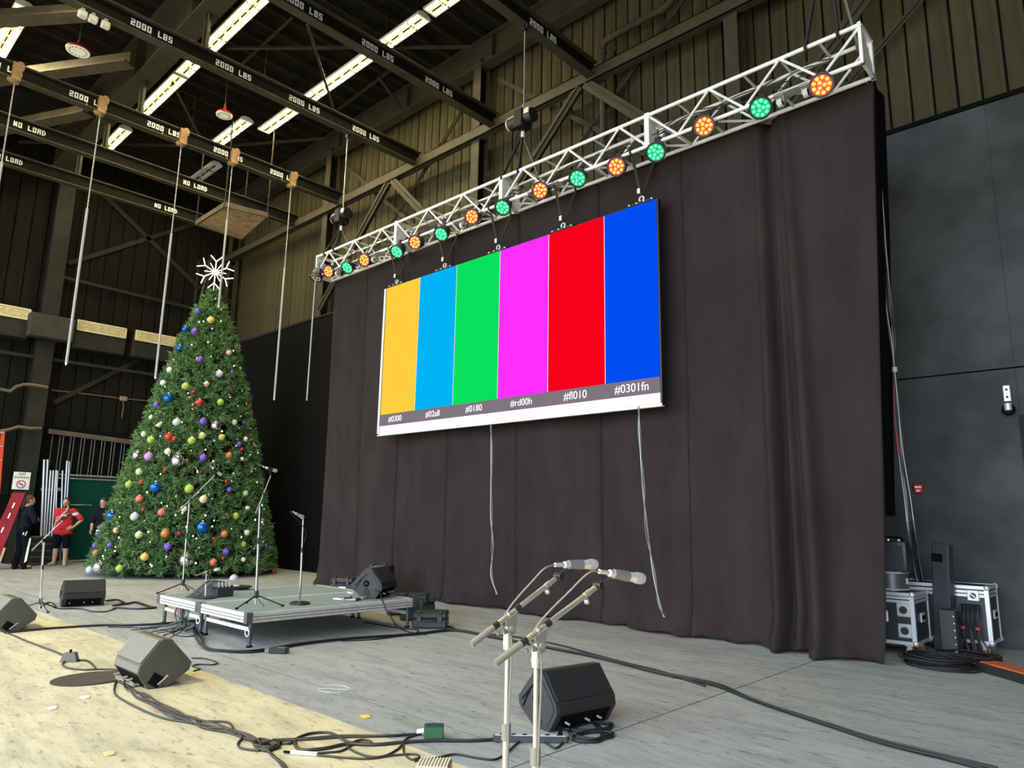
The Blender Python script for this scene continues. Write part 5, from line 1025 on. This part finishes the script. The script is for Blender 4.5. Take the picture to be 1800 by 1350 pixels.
cab('cable rising in a loop right of the knot and back to the pile', [(-4.731,2.708,0),(-4.635,2.79,0),(-4.704,2.882,0),(-4.734,3.003,0),(-4.674,3.105,0),(-4.559,3.11,0),(-4.437,3.089,0),(-4.321,3.102,0)], 0.009)
cab('straight cable from the knot to the green metal box', [(-4.771,2.738,0),(-4.644,2.926,0),(-4.515,3.118,0),(-4.318,3.364,0),(-4.232,3.474,0),(-4.199,3.567,0)], 0.008, None, 0.015, 2)
cab('cable from the knot to the power strip', [(-4.658,2.838,0),(-4.534,2.774,0),(-4.434,2.778,0),(-4.371,2.911,0),(-4.351,3.053,0),(-4.208,3.185,0),(-4.128,3.341,0),(-4.008,3.521,0),(-3.818,3.721,0),(-3.708,3.893,0)], 0.011)
cab('cable curling through the pile by the white inline plug', [(-4.361,2.755,0),(-4.301,2.866,0),(-4.267,2.952,0),(-4.319,3.069,0),(-4.344,3.15,0),(-4.262,3.2,0),(-4.364,3.202,0),(-4.37,3.122,0),(-4.295,3.025,0),(-4.089,3.007,0),(-3.989,3.079,0),(-4.045,3.252,0),(-4.18,3.433,0),(-4.191,3.555,0)], 0.007)
cab('cable hooking below the green box and out to the foreground stands', [(-4.147,3.376,0),(-3.955,3.228,0),(-3.82,3.177,0),(-3.805,3.239,0),(-3.882,3.255,0),(-3.961,3.14,0),(-4.034,2.969,0),(-4.291,2.796,0)], 0.007)
cab('cable from the foreground stands to the power strip', [(-3.78,3.172,0),(-3.723,3.324,0),(-3.696,3.449,0),(-3.537,3.503,0),(-3.445,3.567,0),(-3.479,3.709,0),(-3.553,3.873,0),(-3.618,4.063,0),(-3.594,4.127,0),(-3.39,4.043,0),(-3.316,4.033,0),(-3.362,4.164,0),(-3.407,4.284,0)], 0.007)
t = thing('inline_connector', 'white inline cable connector on the sunlit floor by the knot', 'connector', (-4.376,2.739,0), 0.6); MB().cyl((-0.09, 0, 0.014), (0.09, 0, 0.014), 0.013, n=8).build('barrel', m_white, t, True); MB().cyl((-0.14, 0, 0.014), (-0.09, 0, 0.014), 0.008, n=8).build('strain_relief', m_black, t, True)
cab('coil of black cable in front of the foreground wedge monitor', [(-3.738,4.699,0),(-3.685,4.528,0),(-3.567,4.417,0),(-3.406,4.484,0),(-3.329,4.647,0),(-3.386,4.757,0),(-3.519,4.704,0),(-3.535,4.513,0),(-3.449,4.337,0),(-3.255,4.35,0),(-3.209,4.493,0),(-3.268,4.589,0),(-3.372,4.439,0),(-3.377,4.278,0),(-3.259,4.29,0),(-3.206,4.42,0),(-3.417,4.638,0),(-3.571,4.738,0)], 0.009, None, 0.02, 2)
cab('cables trailing from the wedge monitor by the tree', [(-13.686,4.515,0),(-13.752,4.699,0),(-13.204,4.607,0),(-12.979,4.401,0),(-13.071,4.65,0),(-13.223,4.838,0),(-12.492,4.771,0),(-12.279,4.806,0),(-12.328,4.522,0),(-12.684,4.305,0)], 0.009, None, 0.03, 3)
cab('cable on the floor in front of the wedge monitor by the tree', [(-13.372,3.454,0),(-14.085,3.752,0),(-13.704,3.736,0),(-13.115,3.662,0),(-12.931,3.889,0),(-12.474,3.914,0),(-12.344,4.073,0),(-12.596,4.302,0)], 0.008, None, 0.02, 2)
cab('cable draped from the platform wedge down past the platform edge', [*[(-8.853,6.365,0.39),(-9.24,6.765,0.39)], (-7.354,5.495,0.62), (-7.973,6.03,0.42), *[(-7.712,5.914,0.317),(-7.67,5.98,0.209)], *[(-8.344,6.581,0),(-7.858,6.376,0),(-7.472,6.398,0)]], 0.008)
cab('cable crossing under the platform behind its legs', [(-8.901,6.425,0),(-8.165,6.471,0),(-7.834,6.553,0),(-7.652,6.258,0),(-7.624,5.69,0),(-7.797,5.303,0)], 0.008)
cab('curl of cable by the sunlit wedge right side', [(-7.947,3.53,0),(-7.827,3.618,0),(-7.542,3.623,0),(-7.471,3.531,0),(-7.581,3.451,0),(-7.518,3.354,0),(-7.361,3.366,0),(-7.303,3.273,0)], 0.007)

# ================================================================= people
def remeshed(prims, vox, name, m_, parent, smooth=4):
    mb = MB()
    for p in prims:
        if p[0] == 'c':
            a, b, r0, r1 = V(p[1]), V(p[2]), p[3], p[4]; mb.cyl(a, b, r0, r1, 14); mb.sph(a, r0, 14, 10); mb.sph(b, r1, 14, 10)
        else: mb.sph(p[1], p[2], 16, 12, p[3] if len(p) > 3 else None)
    o = mb.build(name, m_, parent); md = o.modifiers.new('r', 'REMESH'); md.mode = 'VOXEL'; md.voxel_size = vox
    s = o.modifiers.new('s', 'SMOOTH'); s.iterations = smooth; s.factor = 0.5
    bpy.context.view_layer.update(); me = bpy.data.meshes.new_from_object(o.evaluated_get(bpy.context.evaluated_depsgraph_get()))
    o.modifiers.clear(); old = o.data; o.data = me; bpy.data.meshes.remove(old)
    me.polygons.foreach_set('use_smooth', [True]*len(me.polygons))
    if not me.materials: me.materials.append(m_)
    return o
m_skin = mat('skin', (0.52, 0.29, 0.20), 0.5, var=0.06, vscale=20); m_hairb = mat('hair_brown', (0.085, 0.046, 0.020), 0.6, var=0.3, vscale=40, stretch=(1, 1, 0.2)); m_haird = mat('hair_dark', (0.03, 0.022, 0.018), 0.6); m_beard = mat('beard_grey', (0.35, 0.34, 0.33), 0.8)
m_redsh = mat('red_shirt', (0.52, 0.010, 0.022), 0.75, bump=0.2, bscale=25); m_navy = mat('dark_shirt', (0.007, 0.009, 0.015), 0.9, spec=0.1, bump=0.2, bscale=25); m_pants = mat('black_trousers', (0.004, 0.005, 0.008), 0.9, spec=0.1, bump=0.2, bscale=20); m_shoe = mat('dark_shoe', (0.02, 0.02, 0.022), 0.6); m_shoeg = mat('grey_shoe', (0.25, 0.24, 0.23), 0.6)
def hand(prims, w, d, n_, s=1.0, curl=0.5):
    # w wrist, d pointing direction, n_ palm normal; palm, four fingers, thumb at the side of the palm
    w = V(w); d = V(d).normalized(); n_ = V(n_); n_ = (n_-d*n_.dot(d)).normalized(); x = d.cross(n_)
    pc = w+d*0.05*s
    prims.append(('c', w, w+d*0.075*s, 0.026*s, 0.028*s)); 
    for sx in (-1, 1): prims.append(('c', w+d*0.02*s+x*0.012*sx*s, w+d*0.08*s+x*0.024*sx*s, 0.020*s, 0.017*s))
    for k, l in enumerate((0.072, 0.082, 0.076, 0.060)):
        b = w+d*0.085*s+x*(-0.033+0.022*k)*s; m = b+(d*0.55+n_*curl*0.35)*l*s; e = m+(d*0.35+n_*curl*0.75)*l*s*0.8
        prims.append(('c', b, m, 0.0105*s, 0.0095*s)); prims.append(('c', m, e, 0.0095*s, 0.008*s))
    b = w+d*0.03*s-x*0.034*s; m = b+(d*0.6-x*0.5+n_*0.3)*0.045*s; e = m+(d*0.9+n_*0.3)*0.035*s; prims.append(('c', b, m, 0.013*s, 0.011*s)); prims.append(('c', m, e, 0.011*s, 0.009*s))
def person(label, loc, face, J, shirt, bottoms, shoes, hairm, hair='short', shorts=False, beard=None, look=(0, 0), Hs=1.0):
    t = thing('person', label, 'person', loc, face, group='people by the far wall'); t.scale = (Hs, Hs, Hs)
    j = {k: V(v) for k, v in J.items()}; h = j['head']; lk = RZ(look[0]) @ RY(look[1]); f = lk @ V((1, 0, 0)); sd = lk @ V((0, 1, 0)); up = lk @ V((0, 0, 1)); HM = lk
    P = [('c', j['pelvis'], j['chest'], 0.125, 0.135), ('e', j['chest'], (0.125, 0.18, 0.16)), ('e', j['pelvis'], (0.125, 0.165, 0.13)), ('c', j['chest']+V((0, 0, 0.1)), j['neck'], 0.075, 0.056), ('c', j['neck'], h-up*0.05, 0.055, 0.052),
         ('e', h+up*0.02, (0.098, 0.076, 0.118), HM), ('e', h+f*0.025-up*0.055, (0.072, 0.058, 0.068), HM), ('c', h+f*0.092+up*0.012, h+f*0.112-up*0.026, 0.010, 0.016), ('e', h+f*0.085-up*0.082, (0.026, 0.024, 0.022)), ('e', h+f*0.082+up*0.035, (0.022, 0.055, 0.014), HM)]
    for s, q in ((1, 'L'), (-1, 'R')):
        P += [('e', h+sd*s*0.078-f*0.005, (0.022, 0.012, 0.033), HM), ('c', j['chest']+V((0, s*0.06, 0.10)), j['sh'+q], 0.07, 0.062), ('c', j['sh'+q], j['el'+q], 0.055, 0.043), ('c', j['el'+q], j['wr'+q], 0.043, 0.028), ('c', j['pelvis']+V((0, s*0.085, -0.02)), j['kn'+q], 0.095, 0.062), ('c', j['kn'+q], j['kn'+q].lerp(j['an'+q], 0.35)+V((-0.012, 0, 0)), 0.06, 0.062), ('c', j['kn'+q].lerp(j['an'+q], 0.35)+V((-0.012, 0, 0)), j['an'+q], 0.062, 0.040), ('c', j['an'+q], j['to'+q], 0.042, 0.036)]
        hand(P, j['wr'+q], j['hd'+q], j['hn'+q], 1.05)
    remeshed(P, 0.0105, 'body', m_skin, t, 3)
    S = [('c', j['pelvis']+V((0, 0, 0.0 if not shorts else -0.06)), j['chest'], 0.150, 0.155), ('e', j['chest'], (0.148, 0.205, 0.175)), ('e', j['pelvis']+V((0, 0, 0.06)), (0.15, 0.185, 0.13)), ('c', j['chest']+V((0, 0, 0.12)), j['neck']-V((0, 0, 0.035)), 0.085, 0.066)]
    if shorts: S += [('c', j['pelvis']+V((0, 0.09, -0.05)), j['pelvis']+V((0, -0.09, -0.05)), 0.148, 0.148), ('e', j['pelvis']+V((0.03, 0, 0.08)), (0.165, 0.19, 0.17)), ('c', j['pelvis']+V((0, 0.085, 0.02)), j['chest']+V((0, 0.06, 0)), 0.155, 0.13), ('c', j['pelvis']+V((0, -0.085, 0.02)), j['chest']+V((0, -0.06, 0)), 0.155, 0.13)]
    for s, q in ((1, 'L'), (-1, 'R')):
        S += [('c', j['chest']+V((0, s*0.07, 0.10)), j['sh'+q], 0.085, 0.078), ('c', j['sh'+q], j['sh'+q].lerp(j['el'+q], 0.86 if shorts else 1.0), 0.077, 0.072)]
        if not shorts: S.append(('c', j['el'+q], j['el'+q].lerp(j['wr'+q], 0.12), 0.058, 0.054))
    remeshed(S, 0.013, 'shirt', shirt, t)
    B = [('e', j['pelvis']+V((0, 0, -0.02)), (0.142, 0.178, 0.125))]
    for s, q in ((1, 'L'), (-1, 'R')):
        hip = j['pelvis']+V((0, s*0.085, -0.03))
        if shorts: B.append(('c', hip, hip.lerp(j['kn'+q], 0.93), 0.112, 0.095))
        else: B += [('c', hip, j['kn'+q], 0.108, 0.082), ('c', j['kn'+q], j['an'+q]+V((0, 0, -0.03)), 0.082, 0.068)]
    remeshed(B, 0.013, 'shorts' if shorts else 'trousers', bottoms, t)
    for s, q in ((1, 'L'), (-1, 'R')):
        d = (j['to'+q]-j['an'+q]); d.z = 0; d.normalize(); o = j['an'+q]; o = V((o.x, o.y, 0))
        remeshed([('c', o+V((0, 0, 0.045))-d*0.03, o+d*0.15+V((0, 0, 0.038)), 0.045, 0.038), ('c', o+V((0, 0, 0.08)), o+V((0, 0, 0.05)), 0.05, 0.05), ('e', o+d*0.06+V((0, 0, 0.012)), (0.13, 0.048, 0.014), RZ(math.atan2(d.y, d.x)))], 0.010, 'shoe', shoes, t, 2)
    HP = [('e', h+up*0.045-f*0.016, (0.104, 0.086, 0.102), HM), ('e', h-f*0.045-up*0.01, (0.068, 0.082, 0.085), HM)]
    if hair == 'pony': HP += [('e', h-f*0.095-up*0.0, (0.04, 0.035, 0.04)), ('c', h-f*0.11-up*0.01, h-f*0.13-up*0.12, 0.034, 0.04), ('c', h-f*0.13-up*0.12, h-f*0.115-up*0.25, 0.04, 0.016)]
    hr = remeshed(HP, 0.011, 'hair', hairm, t, 2)
    fr = h+f*0.07
    # keep the hairline off the face
    me = hr.data; inv = HM.to_3x3().inverted()
    for v in me.vertices:
        q = inv @ (v.co-h)
        if q.x > 0.045 and q.z < 0.085: v.co = h + HM.to_3x3() @ V((0.045-(q.x-0.045)*0.2, q.y*0.9, q.z))
    for s in (-1, 1):
        e = MB().sph(h+f*0.088+sd*s*0.032+up*0.012, (0.010, 0.013, 0.008), 8, 6, HM).build('eye', m_white, t, True); MB().sph(h+f*0.096+sd*s*0.032+up*0.012, 0.0055, 6, 5).build('iris', m_haird, e, True)
        MB().bar(h+f*0.094+sd*s*0.018+up*0.032, h+f*0.088+sd*s*0.048+up*0.031, 0.008, 0.007).build('eyebrow', hairm if hair != 'pony' else m_hairb, t)
    MB().sph(h+f*0.095-up*0.052, (0.006, 0.024, 0.005), 8, 5, HM).build('mouth', mat('lips', (0.30, 0.10, 0.08), 0.5), t, True)
    if beard: remeshed([('e', h+f*0.055-up*0.085, (0.05, 0.056, 0.045), HM), ('e', h+f*0.085-up*0.036, (0.016, 0.034, 0.009), HM)], 0.009, 'beard', beard, t, 2)
    return t
base = dict(pelvis=(0, 0, 0.96), chest=(0.0, 0, 1.30), neck=(0.0, 0, 1.50), head=(0.03, 0, 1.64), shL=(0, 0.19, 1.43), shR=(0, -0.19, 1.43), knL=(0.03, 0.10, 0.50), knR=(0.03, -0.10, 0.50), anL=(0.0, 0.12, 0.085), anR=(0.0, -0.12, 0.085), toL=(0.15, 0.14, 0.04), toR=(0.15, -0.14, 0.04))
def pose(**k): d = dict(base); d.update(k); return d
# standing with folded arms, seen from behind
p1 = pose(elL=(0.09, 0.27, 1.16), wrL=(0.27, 0.06, 1.16), hdL=(0.2, -1, 0.1), hnL=(-1, 0, 0), elR=(0.09, -0.27, 1.16), wrR=(0.25, -0.04, 1.20), hdR=(0.2, 1, 0.0), hnR=(-1, 0, 0), anL=(-0.04, 0.11, 0.085), anR=(0.05, -0.12, 0.085), toL=(0.1, 0.13, 0.04), toR=(0.2, -0.14, 0.04), knR=(0.07, -0.1, 0.5), head=(0.05, 0, 1.64))
P1 = person('person in dark clothes with a ponytail, arms folded, beside the red painted board', (-22.25, 5.14, 0), math.radians(104), p1, m_navy, m_pants, m_shoe, m_hairb, 'pony', look=(-0.25, 0.05), Hs=1.07)
MB().rbox((-0.06, -0.17, 0.92), (0.12, 0.05, 0.16), 0.015).build('belt_pouch', m_black, P1); MB().cyl((-0.02, -0.2, 0.90), (-0.05, -0.2, 0.80), 0.012, n=8).build('key_ring', m_white, P1); MB().cyl((-0.09, -0.2, 0.88), (-0.10, -0.2, 0.82), 0.014, n=8).build('key_ring', m_trim, P1)
MB().add([(0.06, -0.16, 0.74), (0.10, -0.17, 0.74), (0.06, -0.19, 0.20), (0.02, -0.18, 0.16), (0.06, -0.18, 0.74), (0.10, -0.19, 0.74), (0.06, -0.21, 0.20), (0.02, -0.20, 0.16)], [(0,1,2,3), (7,6,5,4), (0,4,5,1), (1,5,6,2), (2,6,7,3), (3,7,4,0)]).build('white_cloth', m_white, P1)
# red shirt, hand at the face, other hand on the hip
p2 = pose(elR=(0.24, -0.10, 1.17), wrR=(0.19, 0.08, 1.45), hdR=(-0.45, 0.12, 1), hnR=(-0.4, -1, 0), elL=(0.04, 0.42, 1.20), wrL=(0.08, 0.24, 1.00), hdL=(0.5, -0.7, -0.2), hnL=(-0.4, -1, 0), knL=(0.03, 0.13, 0.50), anL=(0.02, 0.13, 0.085), anR=(-0.05, -0.13, 0.085), toL=(0.15, 0.18, 0.04), toR=(0.08, -0.2, 0.04))
P2 = person('person in a red shirt and dark shorts with one hand raised to the face', (-23.0, 6.25, 0), math.radians(-28), p2, m_redsh, m_pants, m_shoeg, m_haird, 'short', True, beard=m_haird, look=(-0.15, 0.05), Hs=1.05)
MB().sph((0.145, 0.09, 1.34), (0.012, 0.028, 0.028), 10, 6).build('chest_badge', m_white, P2)
# bearded, dark clothes, half behind the tree
p3 = pose(elL=(0.05, 0.25, 1.14), wrL=(0.24, 0.16, 1.02), hdL=(1, -0.2, -0.2), hnL=(0, -1, 0), elR=(0.04, -0.26, 1.13), wrR=(0.20, -0.16, 0.92), hdR=(0.8, 0.2, -0.6), hnR=(0, 1, 0), head=(0.06, 0, 1.63))
P3 = person('bearded person in dark clothes looking down, half hidden behind the tree', (-22.308,7.026,-0.07)[:2]+(0,), math.radians(-48), p3, m_navy, m_pants, m_shoe, m_haird, 'short', False, beard=m_beard, look=(-0.1, 0.30), Hs=1.07)
MB().box((0.30, 0.1, 0.86), (0.02, 0.12, 0.16), RY(0.3)).build('paper', m_white, P3)
# ================================================================= things by the left wall
t = thing('no_smoking_sign', 'white no-smoking sign on the black column', 'sign', (XL+0.42, 5.427, 2.333))
MB().rbox((0.006, 0, 0), (0.012, 0.42, 0.50), 0.005).build('board', m_white, t); RR = RZ(math.pi/2) @ RX(math.pi/2)
text_mesh('NO', 0.11, 'lettering', m_black, T(0.014, 0, 0.19) @ RR, t); text_mesh('SMOKING', 0.085, 'lettering', m_black, T(0.014, 0, 0.09) @ RR, t)
MB().torus((0.014, 0, -0.10), 0.105, 0.013, RY(math.pi/2), 24, 5).build('ban_ring', mat('ban_red', (0.35, 0.03, 0.03), 0.6), t); MB().bar((0.014, -0.07, -0.03), (0.014, 0.07, -0.17), 0.006, 0.022, (0, 1, 1)).build('ban_slash', mat('ban_red', (0.35, 0.03, 0.03), 0.6), t); MB().box((0.014, 0, -0.10), (0.006, 0.12, 0.018)).build('cigarette', m_black, t)
m_galv = mat('galvanised_pipe', (0.42, 0.43, 0.46), 0.35, 0.7)
t = thing('green_panel', 'large green sheet panel in a pipe frame leaning behind the red-shirted person', 'panel', (-24.2, 0, 0)); y0, y1, zt = 6.347, 9.6, 2.547
MB().span((-0.02, y0+0.05, 0.10), (0.0, y1, zt-0.05)).build('sheet', mat('green_mesh', (0.003, 0.048, 0.034), 0.8, spec=0.1, var=0.1), t)
MB().tube([(0.02, y0-0.1, zt), (0.02, y1, zt)], 0.028, 8).build('frame_pipe', m_galv, t, True); MB().tube([(0.02, y0-0.1, zt-0.10), (0.02, y1, zt-0.10)], 0.02, 8).build('frame_pipe', m_galv, t, True); MB().tube([(0.02, y0-0.1, 0.06), (0.02, y1, 0.06)], 0.024, 8).build('frame_pipe', m_galv, t, True); MB().tube([(0.02, y1, 0.0), (0.02, y1, zt)], 0.024, 8).build('frame_pipe', m_galv, t, True)
MB().tube([(0.02, y0+0.2, 1.68), (0.02, y0+0.9, 1.68)], 0.012, 6).build('seam_tape', m_galv, t); MB().tube([(0.02, y0+1.1, 1.68), (0.02, y0+1.4, 1.68)], 0.012, 6).build('seam_tape', m_galv, t)
for k, (a, b, r) in enumerate((((78, 808), (70, 925), .035), ((84, 808), (75, 925), .03), ((89, 827), (79, 925), .028), ((94, 827), (84, 925), .028), ((99, 827), (89, 925), .028), ((101, 827), (94, 925), .024), ((110, 827), (104, 925), .024), ((118, 810), (110, 925), .03), ((122, 811), (114, 925), .024))):
    ends = [[(-24.05,5.822,2.95),(-24.05,5.937,1.055)],[(-24.05,5.908,2.956),(-24.05,6.007,1.055)],[(-24.05,6.017,2.649),(-24.05,6.064,1.055)],[(-24.05,6.088,2.653),(-24.05,6.135,1.055)],[(-24.05,6.161,2.658),(-24.05,6.206,1.056)],[(-24.05,6.19,2.659),(-24.05,6.278,1.056)],[(-24.05,6.321,2.667),(-24.05,6.423,1.056)],[(-24.05,6.406,2.957),(-24.05,6.511,1.056)],[(-24.05,6.467,2.944),(-24.05,6.569,1.056)]][k]
    a_, b_ = V(ends[0]), V(ends[1]); d = (b_-a_).normalized(); e_ = b_+d*(b_.z-0.03)/abs(d.z)
    a_.x += 0.0; e_.x += 0.30; 
    pth = [a_, b_.lerp(e_, 0.3), e_+V((0, 0, 0.22)), e_+V((0.02, 0.05, 0.07)), e_+V((0.03, 0.2, 0.0))] if k > 6 else [a_, e_]
    o = MB().tube(smoothpath(pth, 6) if k > 6 else pth, r, 8).build('frame_pipe', m_galv, smooth=True); tag(o, 'galvanised pipe leaning beside the green panel, %s in the bundle' % ORD[k], 'pipe', 'pipes leaning by the green panel')
o = MB().bar((-23.98,5.822,2.099), (-23.98,6.337,2.119), 0.02, 0.09).build('pipe_clamp', m_galv); tag(o, 'flat metal strap holding the leaning pipes together', 'strap')
# orange ladder and red board at the picture edge
t = thing('orange_ladder', 'tall orange ladder with pale rungs at the picture edge', 'ladder', (-22.4, 4.699-0.10, 0)); t.rotation_euler = (0.055, 0, 0); mo = mat('ladder_orange', (0.62, 0.075, 0.02), 0.5)
zt = 3.529
for yy in (-0.5, 0.0): MB().box((0, yy, zt/2), (0.04, 0.08, zt)).build('rail', mo, t)
for k in range(9): MB().bar((0.02, -0.5, 0.55+0.36*k), (0.02, 0.01, 0.62+0.36*k), 0.05, 0.035).build('rung', m_pale, t)
t = thing('red_board', 'red painted cutout board with white dashes leaning beside the person with folded arms', 'board', (-22.3, 4.864-0.38, 0), math.radians(72))
mr = mat('board_red', (0.20, 0.008, 0.013), 0.6, spec=0.2, col2=(0.27, 0.016, 0.022), vscale=3)
bp_ = [(-0.75, 0.0), (0.18, 0.0), (0.28, 0.55), (0.42, 1.2), (0.58, 1.95), (0.30, 1.95), (0.20, 1.5), (0.05, 1.0), (-0.3, 0.7), (-0.75, 0.55)]
M_ = Matrix(((0, 1, 0, 0), (1, 0, 0, 0), (0, 0, 1, 0), (0, 0, 0, 1)))
MB().prism(bp_, -0.03, 0.03, M_).build('panel', mr, t); MB().prism([(0.18, 0.0), (0.23, 0.0), (0.33, 0.55), (0.28, 0.55)], -0.04, 0.04, M_).build('edge_strip', mat('edge_tan', (0.42, 0.32, 0.2), 0.6), t)
for k, (x, z) in enumerate(((0.36, 1.62), (0.30, 1.36), (0.20, 1.0), (-0.1, 0.62), (0.1, 0.78), (0.0, 0.3), (-0.2, 0.5), (0.12, 0.42))): MB().box((x, -0.034, z), (0.03, 0.008, 0.14), RY(0.25)).build('white_dash', m_white, t)
for k in range(5): MB().box((-0.45+0.085*k, -0.036, 0.74+0.045*k), (0.06, 0.008, 0.15), RY(0.25)).build('white_block', m_white, t)
# low stack of black folded platforms
mk = mat('stack_black', (0.012, 0.011, 0.010), 0.6); mk2 = mat('stack_edge', (0.05, 0.045, 0.035), 0.5)
for k in range(9):
    o = MB().rbox((0, 0, 0), (0.5, 0.95, 0.075), 0.01).box((0.252, 0, 0.012), (0.006, 0.9, 0.012)).build('folded_table', mk if k % 2 else mk2); o.location = (-23.6, 5.836, 0.05+0.088*k); tag(o, 'black folded table in the stack behind the folded-arms person, %s from the floor' % ORD[k], 'table', 'stack of folded tables')
# grey hooded guard (lit wall ledge)
